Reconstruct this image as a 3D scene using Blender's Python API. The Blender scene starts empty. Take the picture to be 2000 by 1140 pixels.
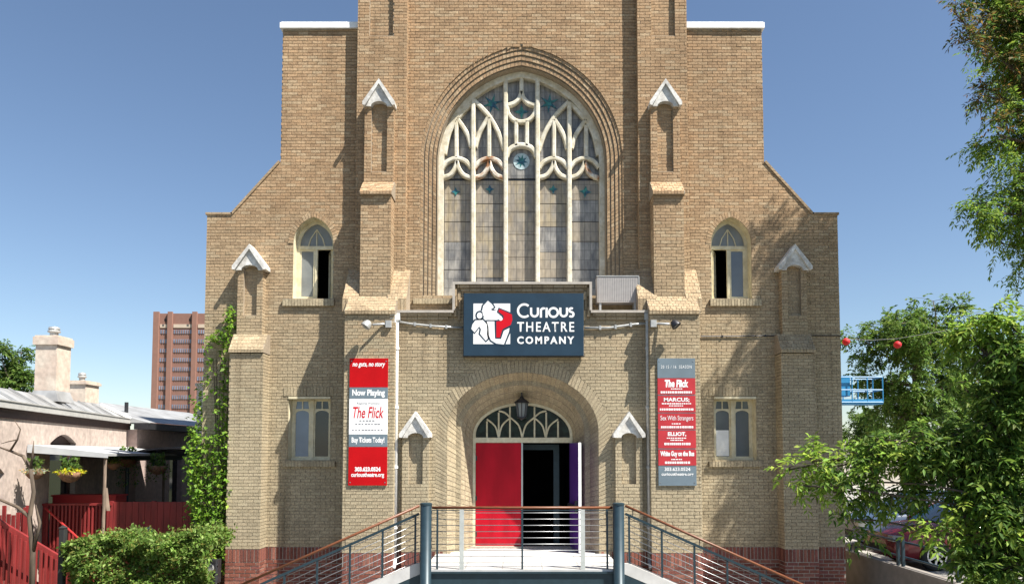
import bpy, math, random
import numpy as np
from mathutils import Vector, Matrix
from mathutils.geometry import tessellate_polygon
R = random.Random(11)
NR = np.random.RandomState(5)
scene = bpy.context.scene
COL = scene.collection
# ------------------------------------------------------------------ camera
F, D, CZ, CX = 1500.0, 16.28, 3.1, 1020.0          # focal length (photo px), distance to facade, eye height, facade axis
PITCH = math.radians(3.3)
PC, PS = math.cos(PITCH), math.sin(PITCH)
SH = 315 - F*math.tan(PITCH)
cam = bpy.data.cameras.new('camera')
camo = bpy.data.objects.new('camera', cam); COL.objects.link(camo)
camo.location = (0, -D, CZ); camo.rotation_euler = (math.pi/2 + PITCH, 0, 0)
cam.sensor_width = 36; cam.lens = F/2000*36
cam.shift_x = -0.01; cam.shift_y = SH/2000
cam.clip_start = 0.1; cam.clip_end = 3000
scene.camera = camo
# ------------------------------------------------------------------ light
SUN = Vector((1.6, -1.0, 2.68)).normalized()
sl = bpy.data.lights.new('sun', 'SUN'); sl.energy = 5.0; sl.angle = math.radians(0.5); sl.color = (1.0, 0.95, 0.86)
so = bpy.data.objects.new('sun', sl); COL.objects.link(so)
so.location = (20, -20, 40)
so.rotation_euler = SUN.to_track_quat('Z', 'Y').to_euler()
w = bpy.data.worlds.new('World'); scene.world = w; w.use_nodes = True
wn = w.node_tree.nodes; wl = w.node_tree.links
bg = wn['Background']; bg.inputs['Strength'].default_value = 0.066
sky = wn.new('ShaderNodeTexSky'); sky.sky_type = 'NISHITA'; sky.sun_disc = False
sky.sun_elevation = math.asin(SUN.z)
sky.sun_rotation = math.atan2(SUN.x, SUN.y)
sky.altitude = 300; sky.air_density = 1.0; sky.dust_density = 0.5; sky.ozone_density = 2.0
wl.new(sky.outputs['Color'], bg.inputs['Color'])
scene.view_settings.view_transform = 'Standard'; scene.view_settings.look = 'None'
scene.view_settings.exposure = 1.16; scene.view_settings.gamma = 1
scene.cycles.max_bounces = 6; scene.cycles.diffuse_bounces = 4

# photo measurement -> metres on a plane at depth Y
def zz(py, Y):
    t = (570 + SH - py)/F
    return CZ + (Y + D)*(t*PC + PS)/(PC - t*PS)
def xo(off, py, Y):
    return off/F*((Y + D)*PC + (zz(py, Y) - CZ)*PS)
def xx(px, py, Y): return xo(px - CX, py, Y)

# ------------------------------------------------------------------ materials
M = {}
def mat(name, col, rough=0.7, amt=0.12, scale=6.0, metal=0.0, bump=0.0, attr=False, spec=0.5, detail=6, stretch=None, col2=None, trans=0.0, thr=(0.35, 0.65)):
    m = bpy.data.materials.new(name); m.use_nodes = True
    n = m.node_tree.nodes; l = m.node_tree.links
    b = n['Principled BSDF']
    b.inputs['Roughness'].default_value = rough; b.inputs['Metallic'].default_value = metal
    b.inputs['Specular IOR Level'].default_value = spec
    tc = n.new('ShaderNodeTexCoord'); mp = n.new('ShaderNodeMapping')
    l.new(tc.outputs['Object'], mp.inputs['Vector'])
    if stretch: mp.inputs['Scale'].default_value = stretch
    nz = n.new('ShaderNodeTexNoise'); nz.inputs['Scale'].default_value = scale; nz.inputs['Detail'].default_value = detail
    l.new(mp.outputs['Vector'], nz.inputs['Vector'])
    mr = n.new('ShaderNodeMapRange'); mr.inputs['From Min'].default_value = thr[0]; mr.inputs['From Max'].default_value = thr[1]
    mr.inputs['To Min'].default_value = 1 - amt; mr.inputs['To Max'].default_value = 1 + amt
    l.new(nz.outputs['Fac'], mr.inputs['Value'])
    mx = n.new('ShaderNodeMix'); mx.data_type = 'RGBA'; mx.blend_type = 'MULTIPLY'; mx.inputs['Factor'].default_value = 1
    l.new(mr.outputs['Result'], mx.inputs['B'])
    if attr:
        a = n.new('ShaderNodeAttribute'); a.attribute_name = 'Col'; src = a.outputs['Color']
        l.new(src, mx.inputs['A'])
    elif col2:
        m2 = n.new('ShaderNodeMix'); m2.data_type = 'RGBA'
        m2.inputs['A'].default_value = (*col, 1); m2.inputs['B'].default_value = (*col2, 1)
        n2 = n.new('ShaderNodeTexNoise'); n2.inputs['Scale'].default_value = scale*0.37; n2.inputs['Detail'].default_value = 5
        l.new(mp.outputs['Vector'], n2.inputs['Vector'])
        r2 = n.new('ShaderNodeMapRange'); r2.inputs['From Min'].default_value = 0.4; r2.inputs['From Max'].default_value = 0.62
        l.new(n2.outputs['Fac'], r2.inputs['Value']); l.new(r2.outputs['Result'], m2.inputs['Factor'])
        l.new(m2.outputs['Result'], mx.inputs['A'])
    else:
        mx.inputs['A'].default_value = (*col, 1)
    l.new(mx.outputs['Result'], b.inputs['Base Color'])
    if bump:
        bp = n.new('ShaderNodeBump'); bp.inputs['Strength'].default_value = bump; bp.inputs['Distance'].default_value = 0.01
        l.new(nz.outputs['Fac'], bp.inputs['Height']); l.new(bp.outputs['Normal'], b.inputs['Normal'])
    if trans:
        tr = n.new('ShaderNodeBsdfTranslucent'); ms = n.new('ShaderNodeMixShader'); ms.inputs['Fac'].default_value = trans
        l.new(mx.outputs['Result'], tr.inputs['Color']); l.new(b.outputs['BSDF'], ms.inputs[1]); l.new(tr.outputs['BSDF'], ms.inputs[2])
        l.new(ms.outputs['Shader'], n['Material Output'].inputs['Surface'])
    M[name] = m
    return m
mat('brick', (1, 1, 1), 0.9, 0.22, 34, bump=0.35, attr=True, spec=0.25)
mat('mortar', (0.31, 0.255, 0.19), 0.95, 0.15, 22, bump=0.2, spec=0.2)
mat('mortar_red', (0.36, 0.32, 0.275), 0.95, 0.2, 22, spec=0.2)
mat('white_stone', (0.66, 0.65, 0.62), 0.8, 0.16, 16, bump=0.25, col2=(0.48, 0.46, 0.43))
mat('cream_paint', (0.66, 0.60, 0.43), 0.55, 0.10, 14, bump=0.08, col2=(0.58, 0.51, 0.34))
mat('window_white', (0.66, 0.62, 0.52), 0.6, 0.12, 16, bump=0.15, col2=(0.55, 0.49, 0.36))
mat('rusty_white', (0.72, 0.68, 0.58), 0.7, 0.12, 16, col2=(0.30, 0.13, 0.05))
mat('white_metal', (0.78, 0.78, 0.77), 0.5, 0.06, 8)
mat('grey_metal', (0.42, 0.42, 0.41), 0.45, 0.12, 12, metal=0.35)
mat('vent_grey', (0.36, 0.34, 0.33), 0.6, 0.06, 10)
mat('dark_metal', (0.045, 0.045, 0.05), 0.4, 0.2, 20, metal=0.5)
mat('sign_blue', (0.016, 0.038, 0.064), 0.5, 0.10, 3, spec=0.25)
mat('sign_white', (0.80, 0.80, 0.80), 0.5, 0.02, 5)
mat('sign_red', (0.52, 0.006, 0.016), 0.5, 0.04, 4, spec=0.15)
mat('banner_red', (0.44, 0.004, 0.007), 0.6, 0.07, 3, spec=0.12)
mat('banner_pink', (0.43, 0.038, 0.047), 0.6, 0.09, 3, spec=0.15)
mat('banner_slate', (0.135, 0.18, 0.215), 0.55, 0.08, 3)
mat('print_grey', (0.25, 0.25, 0.27), 0.6, 0.05, 3)
mat('door_red', (0.40, 0.004, 0.016), 0.45, 0.14, 2.2, bump=0.05, stretch=(2, 2, 0.6), spec=0.18)
mat('door_purple', (0.075, 0.022, 0.20), 0.4, 0.10, 5)
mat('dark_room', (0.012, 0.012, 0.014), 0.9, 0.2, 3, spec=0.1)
mat('teal_steel', (0.022, 0.044, 0.058), 0.42, 0.10, 9, metal=0.2)
mat('cable_steel', (0.32, 0.33, 0.34), 0.35, 0.08, 20, metal=0.7)
mat('post_steel', (0.50, 0.52, 0.50), 0.45, 0.08, 12, metal=0.2)
mat('rail_wood', (0.155, 0.052, 0.020), 0.45, 0.22, 9, stretch=(1, 6, 6), bump=0.1)
mat('concrete', (0.52, 0.51, 0.50), 0.85, 0.10, 5, bump=0.12, col2=(0.50, 0.49, 0.47))
mat('grey_concrete', (0.23, 0.205, 0.18), 0.9, 0.14, 4, bump=0.15)
mat('asphalt', (0.09, 0.088, 0.085), 0.95, 0.2, 20, bump=0.15)
mat('lot', (0.30, 0.285, 0.26), 0.95, 0.15, 3, bump=0.1)
mat('lawn', (0.075, 0.085, 0.035), 0.95, 0.35, 3)
mat('stucco', (0.53, 0.435, 0.38), 0.95, 0.14, 9, bump=0.4, col2=(0.46, 0.375, 0.33))
mat('chimney_stucco', (0.56, 0.48, 0.40), 0.95, 0.12, 9, bump=0.3, col2=(0.50, 0.40, 0.33))
mat('stucco_shaded', (0.42, 0.32, 0.29), 0.95, 0.12, 9, bump=0.3)  # darker copy of the stucco, shade put into its colour
mat('roof_metal', (0.34, 0.345, 0.35), 0.6, 0.15, 4, metal=0.2, col2=(0.26, 0.26, 0.26))
mat('coping_metal', (0.40, 0.36, 0.315), 0.55, 0.12, 10)
mat('brown_frame', (0.07, 0.035, 0.028), 0.6, 0.2, 8)
mat('gutter', (0.46, 0.45, 0.43), 0.5, 0.08, 6)
mat('awning', (0.40, 0.41, 0.42), 0.8, 0.05, 5)
mat('fence_red', (0.205, 0.019, 0.019), 0.6, 0.20, 7, stretch=(1, 1, 0.25), bump=0.15)
mat('box_red', (0.40, 0.024, 0.024), 0.55, 0.08, 4)
mat('bark', (0.10, 0.075, 0.055), 0.95, 0.35, 14, stretch=(1, 1, 0.2), bump=0.5)
mat('pale_bark', (0.22, 0.165, 0.125), 0.9, 0.3, 12, stretch=(1, 1, 0.25), bump=0.4)
mat('leaf', (1, 1, 1), 0.55, 0.18, 3, attr=True, spec=0.25, trans=0.5)
mat('flower', (1, 1, 1), 0.7, 0.1, 3, attr=True, trans=0.2)
mat('basket', (0.22, 0.12, 0.07), 0.95, 0.3, 18, bump=0.4)
mat('tower_brick', (0.24, 0.125, 0.096), 0.9, 0.06, 0.6)  # tower colours kept muted, distance haze put into them
mat('tower_rib', (0.26, 0.135, 0.102), 0.9, 0.05, 0.6)
mat('tower_band', (0.52, 0.42, 0.33), 0.9, 0.05, 0.5)
mat('tower_glass', (0.20, 0.22, 0.29), 0.2, 0.35, 0.35, spec=0.6)  # paler and bluish, haze mixed into the glass colour
mat('car_red', (0.16, 0.012, 0.016), 0.22, 0.03, 2, spec=0.7)
mat('car_blue', (0.05, 0.075, 0.13), 0.22, 0.03, 2, spec=0.7)
mat('rubber', (0.018, 0.018, 0.018), 0.85, 0.1, 10)
mat('alloy', (0.60, 0.60, 0.61), 0.3, 0.05, 6, metal=0.7)
mat('lift_blue', (0.02, 0.20, 0.42), 0.45, 0.08, 5)
mat('lantern_red', (0.62, 0.02, 0.03), 0.6, 0.05, 8, trans=0.2)
mat('beige_wall', (0.50, 0.45, 0.38), 0.9, 0.07, 2)
mat('tail_red', (0.5, 0.01, 0.01), 0.25, 0.03, 5)
mat('star_green', (0.03, 0.17, 0.14), 0.3, 0.45, 22, col2=(0.02, 0.07, 0.12))
mat('roundel', (0.42, 0.52, 0.54), 0.3, 0.2, 20)
def glass(name, col, rough=0.06):
    m = mat(name, col, rough, 0.12, 2.0, spec=0.75)
    return m
glass('dark_glass', (0.018, 0.022, 0.03))
glass('grey_glass', (0.13, 0.145, 0.16), 0.12)
glass('sky_reflect_glass', (0.16, 0.21, 0.29), 0.12)  # bluish sky reflection put into the pane's base colour
mat('green_glass', (0.010, 0.020, 0.016), 0.2, 0.6, 9, spec=0.22)
mat('fog_glass', (0.20, 0.21, 0.205), 0.35, 0.18, 3)
# opalescent leaded glass: streaky panes cut by dark lead lines
def leaded(name, ca, cb, seed):
    m = mat(name, ca, 0.34, 0.15, 8, stretch=(2.6, 1, 0.8), col2=cb)
    n = m.node_tree.nodes; l = m.node_tree.links
    tc = n.new('ShaderNodeTexCoord'); sx = n.new('ShaderNodeSeparateXYZ'); cx = n.new('ShaderNodeCombineXYZ')
    l.new(tc.outputs['Object'], sx.inputs[0]); l.new(sx.outputs['X'], cx.inputs['X']); l.new(sx.outputs['Z'], cx.inputs['Y'])
    bt = n.new('ShaderNodeTexBrick'); bt.offset = 0.0; bt.inputs['Scale'].default_value = 1
    bt.inputs['Brick Width'].default_value = 0.125; bt.inputs['Row Height'].default_value = 0.21
    bt.inputs['Mortar Size'].default_value = 0.006; bt.inputs['Color1'].default_value = (1, 0.98, 0.94, 1)
    bt.inputs['Color2'].default_value = (0.74, 0.72, 0.70, 1); bt.inputs['Mortar'].default_value = (0.45, 0.44, 0.42, 1)
    l.new(cx.outputs[0], bt.inputs['Vector'])
    b = n['Principled BSDF']; src = b.inputs['Base Color'].links[0].from_socket
    mx = n.new('ShaderNodeMix'); mx.data_type = 'RGBA'; mx.blend_type = 'MULTIPLY'; mx.inputs['Factor'].default_value = 1
    l.new(src, mx.inputs['A']); l.new(bt.outputs['Color'], mx.inputs['B']); l.new(mx.outputs['Result'], b.inputs['Base Color'])
leaded('leaded_a', (0.35, 0.305, 0.24), (0.29, 0.26, 0.22), 1)
leaded('leaded_b', (0.31, 0.28, 0.24), (0.36, 0.305, 0.215), 2)
leaded('leaded_c', (0.33, 0.32, 0.305), (0.17, 0.17, 0.175), 3)
# plain brickwork for the sides and the parts too far round to pick bricks apart
mb_ = mat('brick_far', (0.40, 0.29, 0.18), 0.9, 0.12, 5)
def _bf():
    m = M['brick_far']; n = m.node_tree.nodes; l = m.node_tree.links
    tc = n.new('ShaderNodeTexCoord'); sx = n.new('ShaderNodeSeparateXYZ'); cx = n.new('ShaderNodeCombineXYZ'); ad = n.new('ShaderNodeMath')
    l.new(tc.outputs['Object'], sx.inputs[0]); l.new(sx.outputs['X'], ad.inputs[0]); l.new(sx.outputs['Y'], ad.inputs[1])
    l.new(ad.outputs[0], cx.inputs['X']); l.new(sx.outputs['Z'], cx.inputs['Y'])
    bt = n.new('ShaderNodeTexBrick'); bt.inputs['Scale'].default_value = 1
    bt.inputs['Brick Width'].default_value = 0.213; bt.inputs['Row Height'].default_value = 0.0675; bt.inputs['Mortar Size'].default_value = 0.007
    bt.inputs['Color1'].default_value = (1, 1, 1, 1); bt.inputs['Color2'].default_value = (0.75, 0.74, 0.72, 1); bt.inputs['Mortar'].default_value = (0.55, 0.56, 0.57, 1)
    l.new(cx.outputs[0], bt.inputs['Vector'])
    b = n['Principled BSDF']; src = b.inputs['Base Color'].links[0].from_socket
    mx = n.new('ShaderNodeMix'); mx.data_type = 'RGBA'; mx.blend_type = 'MULTIPLY'; mx.inputs['Factor'].default_value = 1
    l.new(src, mx.inputs['A']); l.new(bt.outputs['Color'], mx.inputs['B']); l.new(mx.outputs['Result'], b.inputs['Base Color'])
_bf()

# weather on the brick: broad soft staining over the whole front
def _stain(name, amt):
    m = M[name]; n = m.node_tree.nodes; l = m.node_tree.links
    tc = n.new('ShaderNodeTexCoord'); mp = n.new('ShaderNodeMapping'); mp.inputs['Scale'].default_value = (1.0, 1.0, 0.45)
    nz = n.new('ShaderNodeTexNoise'); nz.inputs['Scale'].default_value = 0.9; nz.inputs['Detail'].default_value = 7; nz.inputs['Roughness'].default_value = 0.65
    l.new(tc.outputs['Object'], mp.inputs['Vector']); l.new(mp.outputs['Vector'], nz.inputs['Vector'])
    mr = n.new('ShaderNodeMapRange'); mr.inputs['From Min'].default_value = 0.32; mr.inputs['From Max'].default_value = 0.68
    mr.inputs['To Min'].default_value = 1 - amt; mr.inputs['To Max'].default_value = 1 + amt*0.7
    l.new(nz.outputs['Fac'], mr.inputs['Value'])
    b = n['Principled BSDF']; src = b.inputs['Base Color'].links[0].from_socket
    mx = n.new('ShaderNodeMix'); mx.data_type = 'RGBA'; mx.blend_type = 'MULTIPLY'; mx.inputs['Factor'].default_value = 1
    l.new(src, mx.inputs['A']); l.new(mr.outputs['Result'], mx.inputs['B']); l.new(mx.outputs['Result'], b.inputs['Base Color'])
def _streak(name, amt):
    # soot and water runs: narrow vertical streaks, strongest where a broad mask lets them through
    m = M[name]; n = m.node_tree.nodes; l = m.node_tree.links
    tc = n.new('ShaderNodeTexCoord'); mp = n.new('ShaderNodeMapping'); mp.inputs['Scale'].default_value = (4.5, 4.5, 0.22)
    nz = n.new('ShaderNodeTexNoise'); nz.inputs['Scale'].default_value = 1.0; nz.inputs['Detail'].default_value = 5
    l.new(tc.outputs['Object'], mp.inputs['Vector']); l.new(mp.outputs['Vector'], nz.inputs['Vector'])
    nm = n.new('ShaderNodeTexNoise'); nm.inputs['Scale'].default_value = 0.55; nm.inputs['Detail'].default_value = 3
    l.new(tc.outputs['Object'], nm.inputs['Vector'])
    r1 = n.new('ShaderNodeMapRange'); r1.inputs['From Min'].default_value = 0.52; r1.inputs['From Max'].default_value = 0.70
    r2 = n.new('ShaderNodeMapRange'); r2.inputs['From Min'].default_value = 0.45; r2.inputs['From Max'].default_value = 0.62
    l.new(nz.outputs['Fac'], r1.inputs['Value']); l.new(nm.outputs['Fac'], r2.inputs['Value'])
    mu = n.new('ShaderNodeMath'); mu.operation = 'MULTIPLY'; l.new(r1.outputs['Result'], mu.inputs[0]); l.new(r2.outputs['Result'], mu.inputs[1])
    b = n['Principled BSDF']; src = b.inputs['Base Color'].links[0].from_socket
    mx = n.new('ShaderNodeMix'); mx.data_type = 'RGBA'; mx.blend_type = 'MULTIPLY'
    ms = n.new('ShaderNodeMath'); ms.operation = 'MULTIPLY'; ms.inputs[1].default_value = amt; l.new(mu.outputs[0], ms.inputs[0])
    l.new(ms.outputs[0], mx.inputs['Factor']); mx.inputs['B'].default_value = (0.30, 0.27, 0.24, 1)
    l.new(src, mx.inputs['A']); l.new(mx.outputs['Result'], b.inputs['Base Color'])
for nm_, am_ in (('brick', 0.42), ('mortar', 0.42), ('white_stone', 0.55), ('window_white', 0.40), ('white_metal', 0.30), ('stucco', 0.30)): _streak(nm_, am_)
_stain('brick', 0.17); _stain('mortar', 0.15); _stain('stucco', 0.10); _stain('concrete', 0.10)
# ------------------------------------------------------------------ helpers
def tag(o, label=None, cat=None, group=None, kind=None):
    if label: o['label'] = label
    if cat: o['category'] = cat
    if group: o['group'] = group
    if kind: o['kind'] = kind
    return o
ORG = {}
def thing(name, loc, label, cat, group=None):
    o = bpy.data.objects.new(name, None); COL.objects.link(o)
    o.location = loc; o.empty_display_size = 0.3
    ORG[o.name] = Vector(loc)
    return tag(o, label, cat, group)
def org(p):
    return ORG[p.name] if p is not None else Vector((0, 0, 0))
def link(name, me, m, parent=None, loc=None):
    o = bpy.data.objects.new(name, me); COL.objects.link(o)
    if m is not None and len(me.materials) == 0: me.materials.append(M[m] if isinstance(m, str) else m)
    if parent is not None: o.parent = parent
    if loc is not None: o.location = Vector(loc) - org(parent)
    ORG[o.name] = org(parent) if parent is not None else Vector((0, 0, 0))
    return o
class MB:
    def __init__(s): s.v = []; s.f = []; s.c = []
    def add(s, vs, fs, col=None):
        k = len(s.v); s.v.extend([tuple(p) for p in vs]); s.f.extend([tuple(i + k for i in f) for f in fs])
        if col is not None: s.c.extend([col]*len(vs))
        return s
    def box(s, x0, x1, y0, y1, z0, z1):
        vs = [(x, y, z) for x in (x0, x1) for y in (y0, y1) for z in (z0, z1)]
        return s.add(vs, [(0, 1, 3, 2), (4, 6, 7, 5), (0, 4, 5, 1), (2, 3, 7, 6), (0, 2, 6, 4), (1, 5, 7, 3)])
    def bbox(s, x0, x1, y0, y1, z0, z1, b=0.008):
        # box with chamfered vertical + top edges of the front (seen) side
        pts = [(x0 + b, y0), (x1 - b, y0), (x1, y0 + b), (x1, y1), (x0, y1), (x0, y0 + b)]
        n = len(pts); vs = [(x, y, z0) for x, y in pts] + [(x, y, z1) for x, y in pts]
        fs = [tuple(range(n))[::-1], tuple(range(n, 2*n))] + [(i, (i+1) % n, n + (i+1) % n, n + i) for i in range(n)]
        return s.add(vs, fs)
    def quad(s, a, b, c, d): return s.add([a, b, c, d], [(0, 1, 2, 3)])
    def beam(s, p0, p1, wx, wz, up=(0, 0, 1)):
        p0, p1 = Vector(p0), Vector(p1); d = (p1 - p0).normalized(); u = Vector(up)
        if abs(d.dot(u)) > 0.98: u = Vector((0, 1, 0))
        a = d.cross(u).normalized()*wx*0.5; b = a.cross(d).normalized()*wz*0.5
        vs = [p + q for p in (p0, p1) for q in (-a - b, a - b, a + b, -a + b)]
        return s.add(vs, [(0, 1, 2, 3), (7, 6, 5, 4), (0, 4, 5, 1), (1, 5, 6, 2), (2, 6, 7, 3), (3, 7, 4, 0)])
    def tube(s, pts, rad, n=8, cap=True):
        pts = [Vector(p) for p in pts]; rs = rad if isinstance(rad, (list, tuple)) else [rad]*len(pts)
        k = len(s.v); prev = None
        for i, p in enumerate(pts):
            d = (pts[min(i+1, len(pts)-1)] - pts[max(i-1, 0)]).normalized()
            if prev is None:
                u = Vector((0, 0, 1)) if abs(d.z) < 0.9 else Vector((1, 0, 0))
                a = d.cross(u).normalized()
            else:
                a = (prev - d*prev.dot(d)).normalized()
            prev = a; b = d.cross(a)
            for j in range(n):
                t = 2*math.pi*j/n
                s.v.append(tuple(p + (a*math.cos(t) + b*math.sin(t))*rs[i]))
        for i in range(len(pts)-1):
            for j in range(n):
                a0 = k + i*n + j; a1 = k + i*n + (j+1) % n
                s.f.append((a0, a1, a1 + n, a0 + n))
        if cap:
            s.f.append(tuple(k + j for j in range(n))[::-1]); s.f.append(tuple(k + (len(pts)-1)*n + j for j in range(n)))
        return s
    def lathe(s, prof, c, n=20, axis='z'):
        k = len(s.v)
        for (r, h) in prof:
            for j in range(n):
                t = 2*math.pi*j/n
                p = (r*math.cos(t), r*math.sin(t), h) if axis == 'z' else (r*math.cos(t), h, r*math.sin(t))
                s.v.append((c[0]+p[0], c[1]+p[1], c[2]+p[2]))
        for i in range(len(prof)-1):
            for j in range(n):
                a0 = k + i*n + j; a1 = k + i*n + (j+1) % n
                s.f.append((a0, a1, a1 + n, a0 + n))
        s.f.append(tuple(k + j for j in range(n))); s.f.append(tuple(k + (len(prof)-1)*n + j for j in range(n)))
        return s
    def plate(s, outer, y0, y1, holes=()):
        # polygon in (x, z), front at y0, back at y1, with holes
        loops = [list(outer)] + [list(h) for h in holes]
        tri = tessellate_polygon([[Vector((p[0], p[1], 0)) for p in lp] for lp in loops])
        flat = [p for lp in loops for p in lp]; n = len(flat)
        fs = []
        for t in tri:
            a, b, c = (flat[i] for i in t)
            ar = (b[0]-a[0])*(c[1]-a[1]) - (c[0]-a[0])*(b[1]-a[1])
            t = tuple(t) if ar > 0 else tuple(t)[::-1]
            fs.append(t); fs.append(tuple(i + n for i in t[::-1]))
        vs = [(p[0], y0, p[1]) for p in flat] + [(p[0], y1, p[1]) for p in flat]
        k = 0
        for lp in loops:
            m = len(lp)
            ar = sum(lp[i][0]*lp[(i+1) % m][1] - lp[(i+1) % m][0]*lp[i][1] for i in range(m))
            for i in range(m):
                a, b = k + i, k + (i+1) % m
                if (ar > 0) == (k == 0): fs.append((a, a + n, b + n, b)[::1])
                else: fs.append((b, b + n, a + n, a))
            k += m
        return s.add(vs, fs)
    def strip(s, path, wd, y0, y1):
        # bar of width wd following a path in (x, z), front y0, back y1
        P = [Vector((p[0], p[1])) for p in path]; L = []; Rr = []
        for i, p in enumerate(P):
            d = (P[min(i+1, len(P)-1)] - P[max(i-1, 0)]).normalized(); nn = Vector((-d.y, d.x))*wd*0.5
            L.append(p + nn); Rr.append(p - nn)
        k = len(s.v); m = len(P)
        ins = wd*0.22
        for i in range(m):
            d = (L[i] - Rr[i]).normalized()*ins
            s.v += [(L[i].x, y0 + ins, L[i].y), (L[i].x - d.x, y0, L[i].y - d.y), (Rr[i].x + d.x, y0, Rr[i].y + d.y), (Rr[i].x, y0 + ins, Rr[i].y), (Rr[i].x, y1, Rr[i].y), (L[i].x, y1, L[i].y)]
        for i in range(m-1):
            for j in range(6):
                a = k + i*6 + j; b = k + i*6 + (j+1) % 6
                s.f.append((a, b, b + 6, a + 6))
        s.f.append(tuple(k + j for j in range(6))[::-1]); s.f.append(tuple(k + (m-1)*6 + j for j in range(6)))
        return s
    def loft(s, A, B, closed=False):
        n = len(A); m = n if closed else n - 1
        return s.add(list(A) + list(B), [(i, (i+1) % n, n + (i+1) % n, n + i) for i in range(m)])
    def mesh(s, name, o=Vector((0, 0, 0)), smooth=False):
        me = bpy.data.meshes.new(name)
        if o.length > 0:
            vs = [(p[0]-o.x, p[1]-o.y, p[2]-o.z) for p in s.v]
        else: vs = s.v
        me.from_pydata(vs, [], s.f); me.update()
        if s.c and len(s.c) == len(s.v):
            a = me.color_attributes.new('Col', 'FLOAT_COLOR', 'POINT')
            a.data.foreach_set('color', np.array([(c[0], c[1], c[2], 1.0) for c in s.c], dtype=np.float32).ravel())
        if smooth: me.polygons.foreach_set('use_smooth', [True]*len(me.polygons))
        return me
    def build(s, name, m, parent=None, smooth=False):
        return link(name, s.mesh(name, org(parent), smooth), m, parent)

def arch(hw, rise, zs, zb, n=14, cx=0.0, kind='point'):
    # left foot -> up -> apex -> right foot, points (x, z)
    pts = [(cx - hw, zb)]
    half = []
    if kind == 'point':
        c = (rise*rise - hw*hw)/(2*hw); Rr = hw + c
        a1 = math.acos(max(-1, min(1, c/Rr)))
        for i in range(n+1):
            a = a1*i/n; half.append((c - Rr*math.cos(a), Rr*math.sin(a)))
    else:
        for i in range(n+1):
            a = math.pi/2*i/n; half.append((-hw*math.cos(a), rise*math.sin(a)))
    pts += [(cx + x, zs + z) for x, z in half]
    pts += [(cx - x, zs + z) for x, z in half[:-1][::-1]]
    pts.append((cx + hw, zb))
    return pts
def p3(prof, Y): return [(x, Y, z) for x, z in prof]
def samp(prof, t):
    # point at the fraction t of the outline's length
    sg = [math.dist(prof[i], prof[i+1]) for i in range(len(prof)-1)]
    d = min(max(t, 0), 1)*sum(sg)
    for i, l in enumerate(sg):
        if d <= l or i == len(sg) - 1:
            u = min(1.0, d/l) if l > 1e-9 else 0.0
            a, b = prof[i], prof[i+1]
            return tuple(a[k] + (b[k]-a[k])*u for k in range(len(a)))
        d -= l

# ------------------------------------------------------------------ brickwork
PAL = {'buff': [(0.370, 0.248, 0.145), (0.390, 0.270, 0.161), (0.342, 0.228, 0.131), (0.380, 0.263, 0.157), (0.318, 0.208, 0.120), (0.406, 0.296, 0.184), (0.356, 0.238, 0.139), (0.380, 0.249, 0.142)],
       'red': [(0.19, 0.066, 0.046), (0.23, 0.085, 0.060), (0.15, 0.055, 0.042), (0.26, 0.11, 0.08), (0.20, 0.075, 0.062)]}
def bcol(pal, z, rnd=R):
    c = rnd.choice(PAL[pal]); k = rnd.uniform(0.91, 1.09)
    if pal == 'buff':
        t = max(0.0, min(1.0, (8.6 - z)/4.4))          # the lower storeys blend to a greyer olive buff
        o = (0.375, 0.338, 0.236)
        c = tuple(c[i]*(1 - 0.68*t) + o[i]*0.68*t for i in range(3))
    return (c[0]*k, c[1]*k, c[2]*k)
def spans(poly, v):
    xs = []
    n = len(poly)
    for i in range(n):
        (x0, z0), (x1, z1) = poly[i], poly[(i+1) % n]
        if (z0 <= v) != (z1 <= v): xs.append(x0 + (v - z0)/(z1 - z0)*(x1 - x0))
    xs.sort()
    return [(xs[i], xs[i+1]) for i in range(0, len(xs) - 1, 2)]
def sub(segs, cut):
    out = []
    for a, b in segs:
        cur = [(a, b)]
        for c, d in cut:
            nx = []
            for p, q in cur:
                if d <= p or c >= q: nx.append((p, q))
                else:
                    if c > p: nx.append((p, c))
                    if d < q: nx.append((d, q))
            cur = nx
        out += cur
    return out
BR = MB()
FULL = []
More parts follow.
